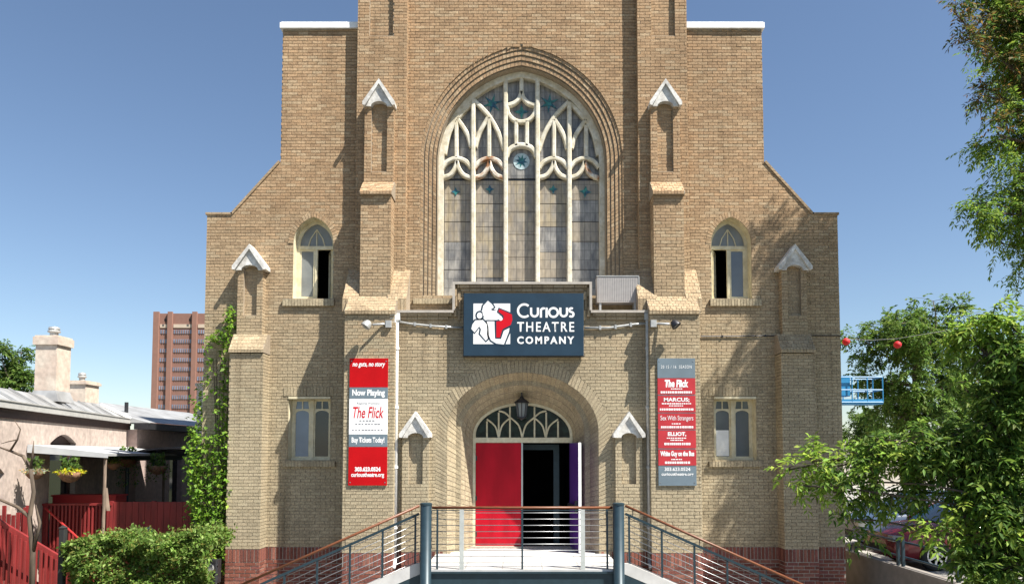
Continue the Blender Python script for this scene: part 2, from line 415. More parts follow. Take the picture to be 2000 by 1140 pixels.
def lay(O, U, V, N, outer, holes=(), bw=0.203, bh=0.058, j=0.0095, proud=0.012, pal='buff', v0=None, keep=False, st=None):
    st = BR if st is None else st
    O, U, V, N = Vector(O), Vector(U), Vector(V), Vector(N)
    ch = bh + j; cw = bw + j
    vs = [p[1] for p in outer]; vmin, vmax = min(vs), max(vs)
    base = 0.0 if v0 is None else v0
    k0 = int(math.floor((vmin - base)/ch + 1e-4)); k1 = int(math.ceil((vmax - base)/ch - 1e-4))
    for k in range(k0, k1):
        b0 = max(base + k*ch, vmin); b1 = min(base + k*ch + bh, vmax)
        if b1 - b0 < 0.012: continue
        def inside(v):
            s = spans(outer, v)
            for h in holes: s = sub(s, spans(h, v))
            return s
        e = (b1 - b0)*0.04
        sb, stp = inside(b0 + e), inside(b1 - e)
        if len(sb) != len(stp): sb = stp = inside((b0 + b1)/2)
        sh = (0.5*cw if k % 2 else 0.0) + R.uniform(-0.008, 0.008)
        for (a0, c0), (a1, c1) in zip(sb, stp):
            lo, hi = min(a0, a1), max(c0, c1)
            g = math.floor((lo - sh)/cw)
            while g*cw + sh < hi:
                l, r = g*cw + sh, g*cw + sh + bw
                g += 1
                lb, rb, lt, rt = max(l, a0), min(r, c0), max(l, a1), min(r, c1)
                if rb - lb < 0.02 and rt - lt < 0.02: continue
                if rb < lb: rb = lb
                if rt < lt: rt = lt
                pr = proud + R.uniform(-0.003, 0.003)
                z = (O + V*b0).z
                if keep and rb - lb > bw - 1e-3 and rt - lt > bw - 1e-3 and b1 - b0 > bh - 1e-3 and len(FULL) < 300:
                    FULL.append((O + U*lb + V*b0, z)); continue
                q = [(lb, b0), (rb, b0), (rt, b1), (lt, b1)]
                bk = [O + U*a + V*b for a, b in q]; fr = [p + N*pr for p in bk]
                st.add(fr + bk, [(0, 1, 2, 3), (0, 4, 5, 1), (1, 5, 6, 2), (2, 6, 7, 3), (3, 7, 4, 0)], bcol(pal, z))
def ring(A, B, n, proud=0.012, gap=0.10, pal='buff', st=None, rows=1):
    # bricks set across a band between two 3D outlines with matching points
    st = BR if st is None else st
    for i in range(n):
        for rr in range(rows):
            t0, t1 = (i + gap*0.5)/n, (i + 1 - gap*0.5)/n
            w0, w1 = rr/rows + (0.02 if rows > 1 else 0), (rr+1)/rows - (0.02 if rows > 1 else 0)
            def pt(t, wv):
                a, b = Vector(samp(A, t)), Vector(samp(B, t)); return a + (b - a)*wv
            q = [pt(t0, w0), pt(t1, w0), pt(t1, w1), pt(t0, w1)]
            nn = (q[1] - q[0]).cross(q[3] - q[0])
            if nn.length < 1e-9: continue
            nn.normalize()
            if nn.y > 0 or (abs(nn.y) < 1e-3 and nn.z > 0 and False): nn = -nn
            fr = [p + nn*(proud + R.uniform(-0.003, 0.003)) for p in q]
            st.add(fr + q, [(0, 1, 2, 3), (0, 4, 5, 1), (1, 5, 6, 2), (2, 6, 7, 3), (3, 7, 4, 0)], bcol(pal, q[0].z))
ZR0, ZR1 = zz(1095, -0.3), zz(1070, -0.3)      # red base: running courses, then a soldier course
def rect(u0, u1, v0, v1): return [(u0, v0), (u1, v0), (u1, v1), (u0, v1)]
def clipz(poly, lo, hi):
    def cl(P, z, up):
        out = []
        for i in range(len(P)):
            a, b = P[i], P[(i+1) % len(P)]
            ia, ib = ((a[1] >= z) == up or a[1] == z), ((b[1] >= z) == up or b[1] == z)
            if ia: out.append(a)
            if ia != ib:
                t = (z - a[1])/(b[1] - a[1]); out.append((a[0] + (b[0]-a[0])*t, z))
        return out
    P = cl(poly, lo, True)
    return cl(P, hi, False) if P else P
def wall(O, U, N, outer, holes=(), keep=False):
    zlo = min(p[1] for p in outer); zhi = max(p[1] for p in outer)
    Z = (0, 0, 1)
    if zlo < ZR1 - 0.05:
        lay(O, U, Z, N, clipz(outer, zlo, ZR0), holes, bw=0.205, bh=0.058, j=0.017, pal='red', v0=ZR0 - 40*0.075)
        lay(O, U, Z, N, clipz(outer, ZR0, ZR1), holes, bw=0.058, bh=ZR1 - ZR0 - 0.012, j=0.017, pal='red', v0=ZR0)
        if zhi > ZR1: lay(O, U, Z, N, clipz(outer, ZR1, zhi), holes, v0=ZR1, keep=keep)
    else:
        lay(O, U, Z, N, outer, holes, v0=ZR1, keep=keep)
def block(core, x0, x1, yf, yb, z0, z1, holes=(), left=True, right=True, keep=False, front=True):
    # a brick volume: mortar core plus bricks on its front and sides
    if holes: core.plate(rect(x0, x1, z0, z1), yf, yb, holes)
    else: core.box(x0, x1, yf, yb, z0, z1)
    e = 0.012
    if front: wall((0, yf, 0), (1, 0, 0), (0, -1, 0), rect(x0 - e, x1 + e, z0, z1), holes, keep=keep)
    if left: wall((x0, 0, 0), (0, -1, 0), (-1, 0, 0), rect(-yb, -yf, z0, z1))
    if right: wall((x1, 0, 0), (0, 1, 0), (1, 0, 0), rect(yf, yb, z0, z1))
# ------------------------------------------------------------------ ground
def struct(name, mb, m):
    return tag(mb.build(name, m), kind='structure')
g = MB(); g.quad((-900, -80, -0.02), (900, -80, -0.02), (900, 1500, -0.02), (-900, 1500, -0.02)); struct('ground', g, 'lawn')
g = MB(); g.box(-6, 7.55, -4.4, -0.2, -0.3, 0.0); struct('front_path', g, 'grey_concrete')
g = MB(); g.box(6.75, 7.55, -0.2, 14, -0.3, 0.004); struct('side_path', g, 'grey_concrete')
g = MB(); g.box(7.72, 60, -3.0, 60, -0.3, 0.58); struct('parking_lot', g, 'lot')
g = MB(); g.box(-60, 60, -30, -9.2, -0.3, -0.012); struct('road', g, 'asphalt')
g = MB(); g.box(-60, 60, -9.2, -6.6, -0.3, 0.06); struct('pavement', g, 'grey_concrete')

# ------------------------------------------------------------------ theatre building (former church)
T = thing('theatre_building', (0, 0, 0), 'large buff brick church-like theatre with a pointed window and red brick base', 'building')
HT = 14.6
xc, xs_, xw, xu, xt = xo(615, 420, 0), xo(566, 420, 0), xo(472, 317, 0), xo(467, 58, 0), xo(320, 60, -0.19)
zs0, zw, zu = zz(420, 0), zz(317, 0), zz(58, 0)
sil = [(-xc, -0.1), (xc, -0.1), (xc, zs0), (xs_, zs0), (xw, zw), (xw, zu), (xt, zu), (xt, HT), (-xt, HT), (-xt, zu), (-xw, zu), (-xw, zw), (-xs_, zs0), (-xc, zs0)]
# --- openings on the main plane
GW = dict(cx=xo(-1.5, 320, 0), hw=xo(162, 330, 0.3), zs=zz(322, 0.3), top=zz(141, 0.3), zb=zz(583, 0.3))
NORD = 4
def gwp(k):      # k = 0 window frame outline ... 4 outermost order
    e = 0.088*k
    return arch(GW['hw'] + e, GW['top'] - GW['zs'] + e*1.25, GW['zs'], GW['zb'], 22, GW['cx'])
SW = []
for s in (-1, 1):
    cxs = s*xo(408, 500, 0); hw = xo(39, 500, 0)
    SW.append((s, cxs, arch(hw, zz(424, 0) - zz(474, 0), zz(474, 0), zz(583, 0), 10, cxs)))
LW = []
for s in (-1, 1):
    x0, x1 = sorted((s*xo(375, 840, 0), s*xo(457, 840, 0)))
    LW.append((s, x0, x1, zz(900, 0), zz(774, 0)))
DOORCUT = rect(-1.75, 1.75, -0.05, zz(735, 0))
def grow(pr, e):
    c = sum(p[0] for p in pr)/len(pr); cz = sum(p[1] for p in pr)/len(pr)
    return [(x + (e if x > c else -e), z + (e if z > cz else -e*0.5)) for x, z in pr]
holes = [gwp(NORD + 0.06)] + [grow(a[2], 0.004) for a in SW] + [grow(rect(a[1], a[2], a[3], a[4]), 0.004) for a in LW] + [DOORCUT]
core = MB()
core.plate(sil, 0.0, 0.5, holes)
# lower edge of the openings is closed by sills; bricks skip what the porch and buttresses hide
YP, YB = -0.75, -1.00
hid = [rect(-xo(335, 800, 0), xo(335, 800, 0), -1, zz(612, 0)), rect(xo(522, 800, 0), xo(556, 800, 0), -1, zz(660, 0)), rect(-xo(556, 800, 0), -xo(522, 800, 0), -1, zz(660, 0))]
lower = clipz(sil, -0.1, ZR1)
wall((0, 0, 0), (1, 0, 0), (0, -1, 0), sil, holes + hid)
# building mass behind the front, plus an added block out of view
body = MB()
def openbox(q, x0, x1, y0, y1, z0, z1):      # walls and roof, open towards the front slab
    vs = [(x, y, z) for x in (x0, x1) for y in (y0, y1) for z in (z0, z1)]
    q.add(vs, [(0, 1, 3, 2), (4, 6, 7, 5), (2, 3, 7, 6), (1, 5, 7, 3)])
openbox(body, -xc, xc, 0.5, 19, -0.1, zs0 - 0.25)
openbox(body, -xw, xw, 0.5, 19, zs0 - 0.3, zu - 0.3)
openbox(body, -xt, xt, 0.5, 3.0, zu - 0.5, HT)
body.box(-xt, xt, 3.0, 13, zu - 0.5, 19.3)  # added unseen tall block, its shadow falls on the house's rear wing
# --- pilasters, piers, buttress stages
caps = []
def wedge(x0, x1, yb, zb_, yf, zf, lip=0.05, rows=3, back=None):
    # sloping brick weathering from (yb, zb_) at the wall down to (yf, zf) at the front
    yk = yb if back is None else back
    P = [(yb, zb_), (yf, zf), (yf, zf - lip), (yk, zf - lip), (yk, zb_)]
    n = len(P)
    slopes = MB(); slopes.add([(x0, y, z) for y, z in P] + [(x1, y, z) for y, z in P], [tuple(range(n)), tuple(range(n, 2*n))[::-1]] + [(i, n + i, n + (i+1) % n, (i+1) % n) for i in range(n)])
    slopes.build('weathering', 'mortar', T)
    V = Vector((0, yf - yb, zf - zb_)); L = V.length; V.normalize()
    N = Vector((0, V.z, -V.y)); N = N if N.z > 0 else -N
    lay((0, yb, zb_), (1, 0, 0), tuple(V), tuple(N), rect(x0, x1, 0, L - 0.066), bw=0.1, bh=0.095, j=0.009, proud=0.008, v0=L - 0.066 - 40*0.104)
    lay((0, yb, zb_), (1, 0, 0), tuple(V), tuple(N), rect(x0, x1, L - 0.062, L), bw=0.058, bh=0.06, j=0.009, proud=0.012, v0=L - 0.062)
    lay((0, yf, 0), (1, 0, 0), (0, 0, 1), (0, -1, 0), rect(x0, x1, zf - lip, zf), bw=0.058, bh=lip, j=0.009, proud=0.010, v0=zf - lip)
def niche_face(x0, x1, z0, z1, y, nz0, depth=0.07, frac=0.56):
    cx = (x0 + x1)/2; hw = (x1 - x0)*frac/2
    return arch(hw, hw*0.8, z1 - hw*0.95, nz0, 8, cx, 'ell')
def pier(s, o0, o1, yf, yb, ytop, ybot, capap, captip, caphw, nicheb, yk=-0.19):
    ym = (ytop + ybot)/2
    x0, x1 = sorted((s*xo(o0, ym, yf), s*xo(o1, ym, yf))); z0, z1 = zz(ybot, yf), zz(ytop, yf)
    nch = niche_face(x0, x1, z0, z1 + 0.06, yf, zz(nicheb, yf))
    zt = z1 + 0.05
    nch = [(a, min(b, z1 - 0.005)) for a, b in nch]
    block(core, x0, x1, yf, yb, z0, z1, [nch])
    core.plate(nch, yf + 0.075, yf + 0.09)
    lay((0, yf + 0.075, 0), (1, 0, 0), (0, 0, 1), (0, -1, 0), nch, proud=0.006, v0=ZR1)
    caps.append((s, (x0 + x1)/2, yf, yb, zz(capap, yf - 0.08), zz(captip, yf - 0.08), xo(caphw, capap, yf - 0.08), (x1 - x0)*0.28))
for s in (-1, 1):
    # clasping pilaster
    x0, x1 = sorted((s*xo(228, 300, -0.19), s*xo(320, 60, -0.19)))
    pr0, pr1 = sorted((s*xo(252, 30, -0.19), s*xo(298, 30, -0.19)))
    slot = rect(pr0, pr1, zz(70, -0.19), HT - 0.3)
    block(core, x0, x1, -0.19, 0.0, zz(615, -0.19), HT, [slot])
    core.box(pr0, pr1, -0.12, -0.06, zz(70, -0.19), HT - 0.3)
    lay((0, -0.12, 0), (1, 0, 0), (0, 0, 1), (0, -1, 0), rect(pr0, pr1, zz(70, -0.19), HT - 0.3), proud=0.006, v0=ZR1)
    # second stage pier with gabled cap and blind niche
    pier(s, 252, 307, -0.33, -0.19, 196, 368, 155, 201, 31.5, 335)
    # third stage
    x0, x1 = sorted((s*xo(258, 480, -0.62), s*xo(315, 480, -0.62)))
    block(core, x0, x1, -0.62, -0.19, zz(600, -0.62), zz(379, -0.62))
    wedge(x0 - 0.03, x1 + 0.03, -0.33, zz(356, -0.33), -0.70, zz(374, -0.70), back=-0.19)
    # fourth stage, the big lower buttress
    x0, x1 = sorted((s*xo(252, 850, YB), s*xo(348, 850, YB)))
    ztop = zz(613, YB)
    block(core, x0, x1, YB, 0.0, -0.1, ztop, keep=True)
    wedge(x0 - 0.02, x1 + 0.02, -0.62, zz(579, -0.62), YB - 0.05, zz(607, YB - 0.05), lip=0.06)
    for (a, b) in ((222, 259), (314, 344)):
        u0, u1 = sorted((s*xo(a, 560, -0.4), s*xo(b, 560, -0.4)))
        wedge(u0, u1, -0.17, zz(527, -0.17), -0.70, zz(584, -0.70), lip=0.25)
    # corner buttress
    pier(s, 508, 555, -0.19, 0.0, 516, 664, 477, 521, 33, 615, yk=0.0)
    x0, x1 = sorted((s*xo(510, 880, -0.40), s*xo(574, 880, -0.40)))
    block(core, x0, x1, -0.40, 0.0, -0.1, zz(690, -0.40))
    wedge(x0 - 0.02, x1 + 0.02, -0.19, zz(653, -0.19), -0.45, zz(683, -0.45), back=0.0)
# --- porch with the doorway
DR = dict(cx=xo(1, 850, YP))
def dprof(hwpx, appx, sp, Y, n=18):
    return arch(xo(hwpx, 850, Y), zz(appx, Y) - zz(sp, Y), zz(sp, Y), 1.06, n, DR['cx'], 'ell')
Y1, YD = -0.46, 0.18
D0 = dprof(148, 727, 842, YP); Dout = dprof(170, 704, 842, YP)
D1 = dprof(131, 742, 842, Y1); D2 = dprof(121, 751, 843, Y1); D3 = dprof(97, 786, 850, YD)
xpo = xo(253, 800, YP); xst = xo(133, 580, YP); zp0, zp1 = zz(612, YP), zz(557, YP)
porch = [(-xpo, -0.1), (xpo, -0.1), (xpo, zp0), (xst, zp0), (xst, zp1), (-xst, zp1), (-xst, zp0), (-xpo, zp0)]
dh = [(D0[0][0], -0.1)] + D0 + [(D0[-1][0], -0.1)]
dho = [(Dout[0][0], 1.7)] + Dout[1:-1] + [(Dout[-1][0], 1.7)]
core.plate(porch, YP, -0.03, [grow([(D0[0][0], -0.05)] + D0 + [(D0[-1][0], -0.05)], 0.004)])
wall((0, YP, 0), (1, 0, 0), (0, -1, 0), porch, [dh, dho])
core.box(-xst, xst, -0.03, 0.02, zp0, zp1)
A0, AO = D0, Dout
soff = MB()
soff.loft(p3(D0, YP), p3(D1, Y1)); soff.loft(p3(D1, Y1), p3(D2, Y1)); soff.loft(p3(D2, Y1), p3(D3, YD))
ring(p3(Dout, YP), p3(D0, YP), 118, gap=0.14)
ring(p3(D0, YP), p3(D1, Y1), 92, gap=0.14, proud=0.006)
ring(p3(D1, Y1), p3(D2, Y1), 92, gap=0.14, proud=0.006)
ring(p3(D2, Y1), p3(D3, YD), 84, gap=0.12, proud=0.006, rows=3)
for s in (-1, 1):
    pier(s, 184, 234, YP - 0.12, YP, 845, 1140, 803, 848, 31, 945, yk=YP)
# great window: stepped brick orders
wind = MB()
ys = [0.0, 0.016, 0.034, 0.052, 0.07]
for k in range(NORD, 0, -1):
    i = NORD - k
    gd = 0.034                                         # each order ends in a quirk (groove)
    soff.loft(p3(gwp(k), ys[i] + (gd if i else 0)), p3(gwp(k), ys[i+1]))
    soff.loft(p3(gwp(k), ys[i+1]), p3(gwp(k-0.68), ys[i+1]))
    soff.loft(p3(gwp(k-0.68), ys[i+1]), p3(gwp(k-0.68), ys[i+1] + gd))
    soff.loft(p3(gwp(k-0.68), ys[i+1] + gd), p3(gwp(k-1), ys[i+1] + gd))
    ring(p3(gwp(k), ys[i+1]), p3(gwp(k-0.68), ys[i+1]), 150, gap=0.13, proud=0.006)
# header ring round the outermost order
e5 = gwp(5)
soff.loft(p3(gwp(0), ys[4]), p3(gwp(0), 0.48))
base = MB()
e_ = 0.002
base.box(-xc - e_, xc + e_, -e_, 0.2, -0.1, ZR1 - 0.004)
for s in (-1, 1):
    u0, u1 = sorted((s*xo(252, 850, YB), s*xo(348, 850, YB))); base.box(u0 - e_, u1 + e_, YB - e_, -0.1, -0.1, ZR1 - 0.004)
    u0, u1 = sorted((s*xo(510, 880, -0.40), s*xo(574, 880, -0.40))); base.box(u0 - e_, u1 + e_, -0.40 - e_, -0.05, -0.1, ZR1 - 0.004)
    u0, u1 = sorted((s*(D0[-1][0] + 0.02), s*xpo)); base.box(u0, u1, YP - e_, -0.1, -0.1, ZR1 - 0.004)
base.build('base_course', 'mortar_red', T)
core.build('wall', 'mortar', T); body.build('rear_wall_and_shade_block', 'brick_far', T);
soff.build('arch_reveal', 'mortar', T)
# --- sills, lintels
def sill(x0, x1, z0, z1, yf, yb, n):
    for i in range(n):
        a = x0 + (x1 - x0)*i/n; b = x0 + (x1 - x0)*(i + 1)/n - 0.009
        BR.add([(p, q, r) for p in (a, b) for q in (yf + R.uniform(-0.003, 0.003), yb) for r in (z0, z1)], [(0, 1, 3, 2), (4, 6, 7, 5), (0, 4, 5, 1), (2, 3, 7, 6), (0, 2, 6, 4), (1, 5, 7, 3)], bcol('buff', 4))
class _Bed:
    def box(s, *a): MB().box(*a).build('sill_bed', 'mortar', T)
sb = _Bed()
for s in (-1, 1):
    a, b = sorted((s*xo(366, 590, 0), s*xo(466, 590, 0)))
    sill(a, b, zz(597, -0.07), zz(584, -0.07), -0.075, 0.22, 17); sb.box(a, b, -0.068, 0.22, zz(597, 0) + 0.006, zz(584, 0) - 0.003)
    a, b = sorted((s*xo(364, 905, 0), s*xo(466, 905, 0)))
    sill(a, b, zz(911, -0.07), zz(900, -0.07), -0.075, 0.2, 17); sb.box(a, b, -0.068, 0.2, zz(911, 0) + 0.006, zz(900, 0) - 0.003)
    a, b = sorted((s*xo(130, 588, 0), s*xo(212, 588, 0)))
    sill(a, b, zz(593, -0.06), zz(583, -0.06), -0.07, 0.3, 14); sb.box(a, b, -0.063, 0.3, zz(593, 0) + 0.006, zz(583, 0) - 0.003)
# --- coping of the wings
def child(name, m, parent, fn, smooth=False):
    b = MB(); fn(b); return b.build(name, m, parent, smooth)
for s in (-1, 1):
    a, b = sorted((s*(xt + 0.005), s*(xw + 0.05)))
    child('coping', 'white_metal', T, lambda q: (q.box(a, b, -0.07, 0.55, zu + 0.002, zu + 0.125), q.box(a + 0.02, b - 0.02, -0.045, 0.5, zu + 0.125, zu + 0.15)))
    # brick coping on the raking shoulders and the outer parapets
    u = Vector((xs_ - xw, zs0 - zw)); n2 = Vector((-u.y, u.x)).normalized()
    n2 = n2 if n2.y > 0 else -n2
    P = [(xw, zw), (xs_, zs0), (xs_ + n2.x*0.05, zs0 + n2.y*0.05), (xw + n2.x*0.05, zw + n2.y*0.05)]
    child('coping', 'brick_far', T, lambda q: q.plate([(s*x, z) for x, z in P][::s], -0.035, 0.5))
    a, b = sorted((s*(xs_ - 0.0), s*(xc + 0.03)))
    child('coping', 'brick_far', T, lambda q: q.box(a, b, -0.035, 0.5, zs0 + 0.002, zs0 + 0.05))
# --- gabled white caps
for (s, cx, yf, yb, za, zt, hw, nr) in caps:
    zl = zt - 0.02
    H = za - zt
    r = hw*0.50
    prof = [(cx - hw*0.80, zl - 0.045), (cx - r, zl - 0.045)]
    prof += [(cx - r*math.cos(math.pi*i/10), zl - 0.045 + r*0.62*math.sin(math.pi*i/10)) for i in range(1, 10)]
    prof += [(cx + r, zl - 0.045), (cx + hw*0.80, zl - 0.045), (cx, za - 0.07)]
    cp = child('gabled_cap', 'white_stone', T, lambda q: q.plate(prof, yf - 0.075, yb))
    for d in (-1, 1):
        t = 0.062
        pl = [(cx, za), (cx + d*hw, zt + 0.015), (cx + d*hw, zt - 0.055), (cx + d*(hw - 0.055), zt - 0.065), (cx, za - t*1.7)]
        child('raking_moulding', 'white_stone', cp, lambda q: q.plate(pl[::-d], yf - 0.125, yb))
# --- stepped porch coping (pale metal over brick corbel)
zc0, zc1 = zp0, zp1
ck = 0.05
path = [(-xpo - 0.02, zc0 + ck/2), (-xst, zc0 + ck/2), (-xst, zc1 + ck/2), (xst, zc1 + ck/2), (xst, zc0 + ck/2), (xpo + 0.02, zc0 + ck/2)]
def seg(q, a, b, wd, y0, y1):
    x0, x1 = sorted((a[0], b[0])); z0, z1 = sorted((a[1], b[1]))
    q.box(x0 - wd/2, x1 + wd/2, y0, y1, z0 - wd/2, z1 + wd/2)
for i in range(5):
    a, b = path[i], path[i+1]
    if i in (1, 3): a, b = (a[0], min(a[1], b[1]) + ck*0.5 + 0.001), (b[0], max(a[1], b[1]) - ck*0.5 - 0.001); fix = True
    x0, x1 = sorted((a[0], b[0])); z0, z1 = sorted((a[1], b[1]))
    if i in (1, 3): child('porch_coping', 'coping_metal', T, lambda q: q.box(x0 - ck/2, x1 + ck/2, YP - 0.11, -0.01, z0, z1))
    else: child('porch_coping', 'coping_metal', T, lambda q: q.box(x0 - (ck/2 if i == 2 else 0), x1 + (ck/2 if i == 2 else 0), YP - 0.11, -0.01, z0 - ck/2, z1 + ck/2))
for dz, dy in ((0.075, 0.075), (0.145, 0.045)):
    def corbel(q):
        t = 0.058
        for (a, b) in ((-xpo, -xst - dz + 0.03), (xst + dz - 0.03, xpo)):
            lay((0, YP, 0), (1, 0, 0), (0, 0, 1), (0, -1, 0), rect(a, b, zc0 - dz + 0.01, zc0 - dz + 0.068), proud=dy, v0=zc0 - dz + 0.01)
        lay((0, YP, 0), (1, 0, 0), (0, 0, 1), (0, -1, 0), rect(-xst + dz, xst - dz, zc1 - dz + 0.01, zc1 - dz + 0.068), proud=dy, v0=zc1 - dz + 0.01)
        for d in (-1, 1):
            a, b = sorted((d*(xst - dz + 0.01), d*(xst - dz + 0.068)))
            lay((0, YP, 0), (1, 0, 0), (0, 0, 1), (0, -1, 0), rect(a, b, zc0 - dz, zc1 - dz), bw=0.06, bh=0.2, proud=dy, v0=zc0 - dz)
    corbel(None)
# --- great window
G = child('great_window', 'window_white', T, lambda q: (q.plate(gwp(-0.04), 0.26, 0.42, [arch(GW['hw'] - 0.115, GW['top'] - GW['zs'] - 0.14, GW['zs'], GW['zb'] + 0.05, 22, GW['cx'])])))
YT0, YT1, YG = 0.275, 0.40, 0.405
def W(px, py): return (xx(px, py, YT0), zz(py, YT0))
bw_ = xo(8.2, 300, YT0)
def bar(pts, wd=bw_, m='window_white', y0=YT0, name='tracery_bar'):
    return child(name, m, G, lambda q: q.strip([W(*p) for p in pts], wd, y0, YT1))
def smooth(pts, n=6):
    out = []
    P = [pts[0]] + list(pts) + [pts[-1]]
    for i in range(1, len(P)-2):
        p0, p1, p2, p3_ = P[i-1], P[i], P[i+1], P[i+2]
        for k in range(n):
            t = k/n
            out.append(tuple(0.5*((2*p1[j]) + (-p0[j]+p2[j])*t + (2*p0[j]-5*p1[j]+4*p2[j]-p3_[j])*t*t + (-p0[j]+3*p1[j]-3*p2[j]+p3_[j])*t**3) for j in (0, 1)))
    out.append(pts[-1]); return out
for x, yt in ((924, 193), (987.5, 158), (1050, 158), (1112, 200)):
    bar([(x, 583), (x, 400), (x, yt)], bw_*1.08, y0=YT0 - 0.03, name='mullion')
bar([(1018.5, 150), (1018.5, 181)])
for d in (-1, 1):
    c = 1018.5
    bar(smooth([(c, 178), (c + d*4, 190), (c + d*14, 200), (c + d*29, 205)]))
    bar([(c + d*10.5, 236), (c + d*10.5, 284)])
bar(smooth([(990, 206), (993, 221), (1004, 233), (1018.5, 237), (1033, 233), (1044, 221), (1047, 206)]))
bar(smooth([(989, 305), (994, 293), (1004, 285), (1018.5, 282), (1033, 285), (1043, 293), (1048, 305)]), bw_*1.15)
def mir(pts): return [(2*1018.3 - x, y + 3) for x, y in pts]
AR = [[(926, 195), (952.6, 222.6), (973, 257), (984.5, 291)], [(922, 199), (907, 214), (893, 231)], [(893, 231), (911.6, 259), (920, 286)], [(953, 229), (936, 259), (928, 286)], [(868, 300), (876, 262), (890, 233)]]
for a in AR:
    bar(smooth(a)); bar(smooth(mir(a)))
for x, yt in ((891, 233), (955, 229), (1082, 233), (1145, 244)):
    bar([(x, yt), (x, 307)])
for k, (x, hwid) in enumerate(((892, 28.5), (955.5, 29), (1081.5, 28.5), (1142, 28.5))):
    bar(smooth([(x - hwid, 327), (x - hwid*0.62, 314), (x, 308), (x + hwid*0.62, 314), (x + hwid, 327)]), m='rusty_white' if k == 1 else 'window_white')
    for d in (-1, 1):
        bar(smooth([(x, 314), (x + d*4, 328), (x + d*14, 341), (x + d*hwid, 346)]), m='rusty_white' if (k, d) in ((1, 1), (1, -1), (3, 1)) else 'window_white')
# glass: each light is a column of leaded panels with real gaps between them
lx = [(867, 921), (928, 984), (991, 1046.5), (1053.5, 1108.5), (1115.5, 1172)]
rows = [582, 528, 474, 430, 388, 350]
for i, (a, b) in enumerate(lx):
    rws = [582, 525, 470, 430, 388, 349] if i in (0, 4) else [582, 546, 500, 455, 410, 349] if i == 2 else [582, 540, 490, 440, 395, 349]
    for j in range(len(rws)-1):
        x0, x1 = W(a, 450)[0], W(b, 450)[0]; z0, z1 = W(a, rws[j])[1], W(a, rws[j+1])[1]
        mt = R.choice(['leaded_a', 'leaded_b', 'leaded_a', 'leaded_b', 'leaded_c'])
        if j == 0: mt = 'leaded_c'
        tl = R.uniform(-0.004, 0.004)
        child('pane', mt, G, lambda q: q.add([(x0, YG + tl, z0 + 0.012), (x1, YG - tl, z0 + 0.012), (x1, YG - tl, z1), (x0, YG + tl, z1), (x0, YG + 0.02, z0 + 0.012), (x1, YG + 0.02, z0 + 0.012), (x1, YG + 0.02, z1), (x0, YG + 0.02, z1)], [(0, 1, 2, 3), (4, 7, 6, 5), (0, 4, 5, 1), (1, 5, 6, 2), (2, 6, 7, 3), (3, 7, 4, 0)]))
up = arch(GW['hw'] - 0.11, GW['top'] - GW['zs'] - 0.13, GW['zs'], zz(348.5, YG), 22, GW['cx'])
child('upper_glass', 'leaded_c', G, lambda q: q.plate(up, YG + 0.003, YG + 0.02))
child('lead_backing', 'dark_metal', G, lambda q: q.plate(gwp(-0.04), YG + 0.03, YG + 0.05))
def star(cx, cy, r, n, ri, rot=0.0, dx=0.0):
    pts = []
    for i in range(2*n):
        a = rot + math.pi*i/n; rr = r if i % 2 == 0 else ri
        p = W(cx + rr*math.sin(a), cy - rr*math.cos(a)); pts.append(p)
    return pts[::-1]
for (x, y, r, n, ri, rot) in ((961, 198, 20, 6, 6, 0.25), (1073, 197, 20, 6, 6, 0.1), (1018.5, 214, 15, 4, 5, 0), (1018.5, 311, 13, 8, 6, 0.2), (889, 371, 9, 4, 4, 0), (956, 366, 9, 4, 4, 0), (1081, 366, 9, 4, 4, 0), (1144, 371, 12, 4, 5, 0.1)):
    if n == 8:
        child('roundel', 'roundel', G, lambda q: q.plate([W(x + 16*math.cos(t*math.pi/12), y - 16*math.sin(t*math.pi/12)) for t in range(24)], YG - 0.008, YG + 0.005))
    child('glass_star', 'star_green', G, lambda q: q.plate(star(x, y, r, n, ri, rot), YG - 0.012, YG + 0.005))
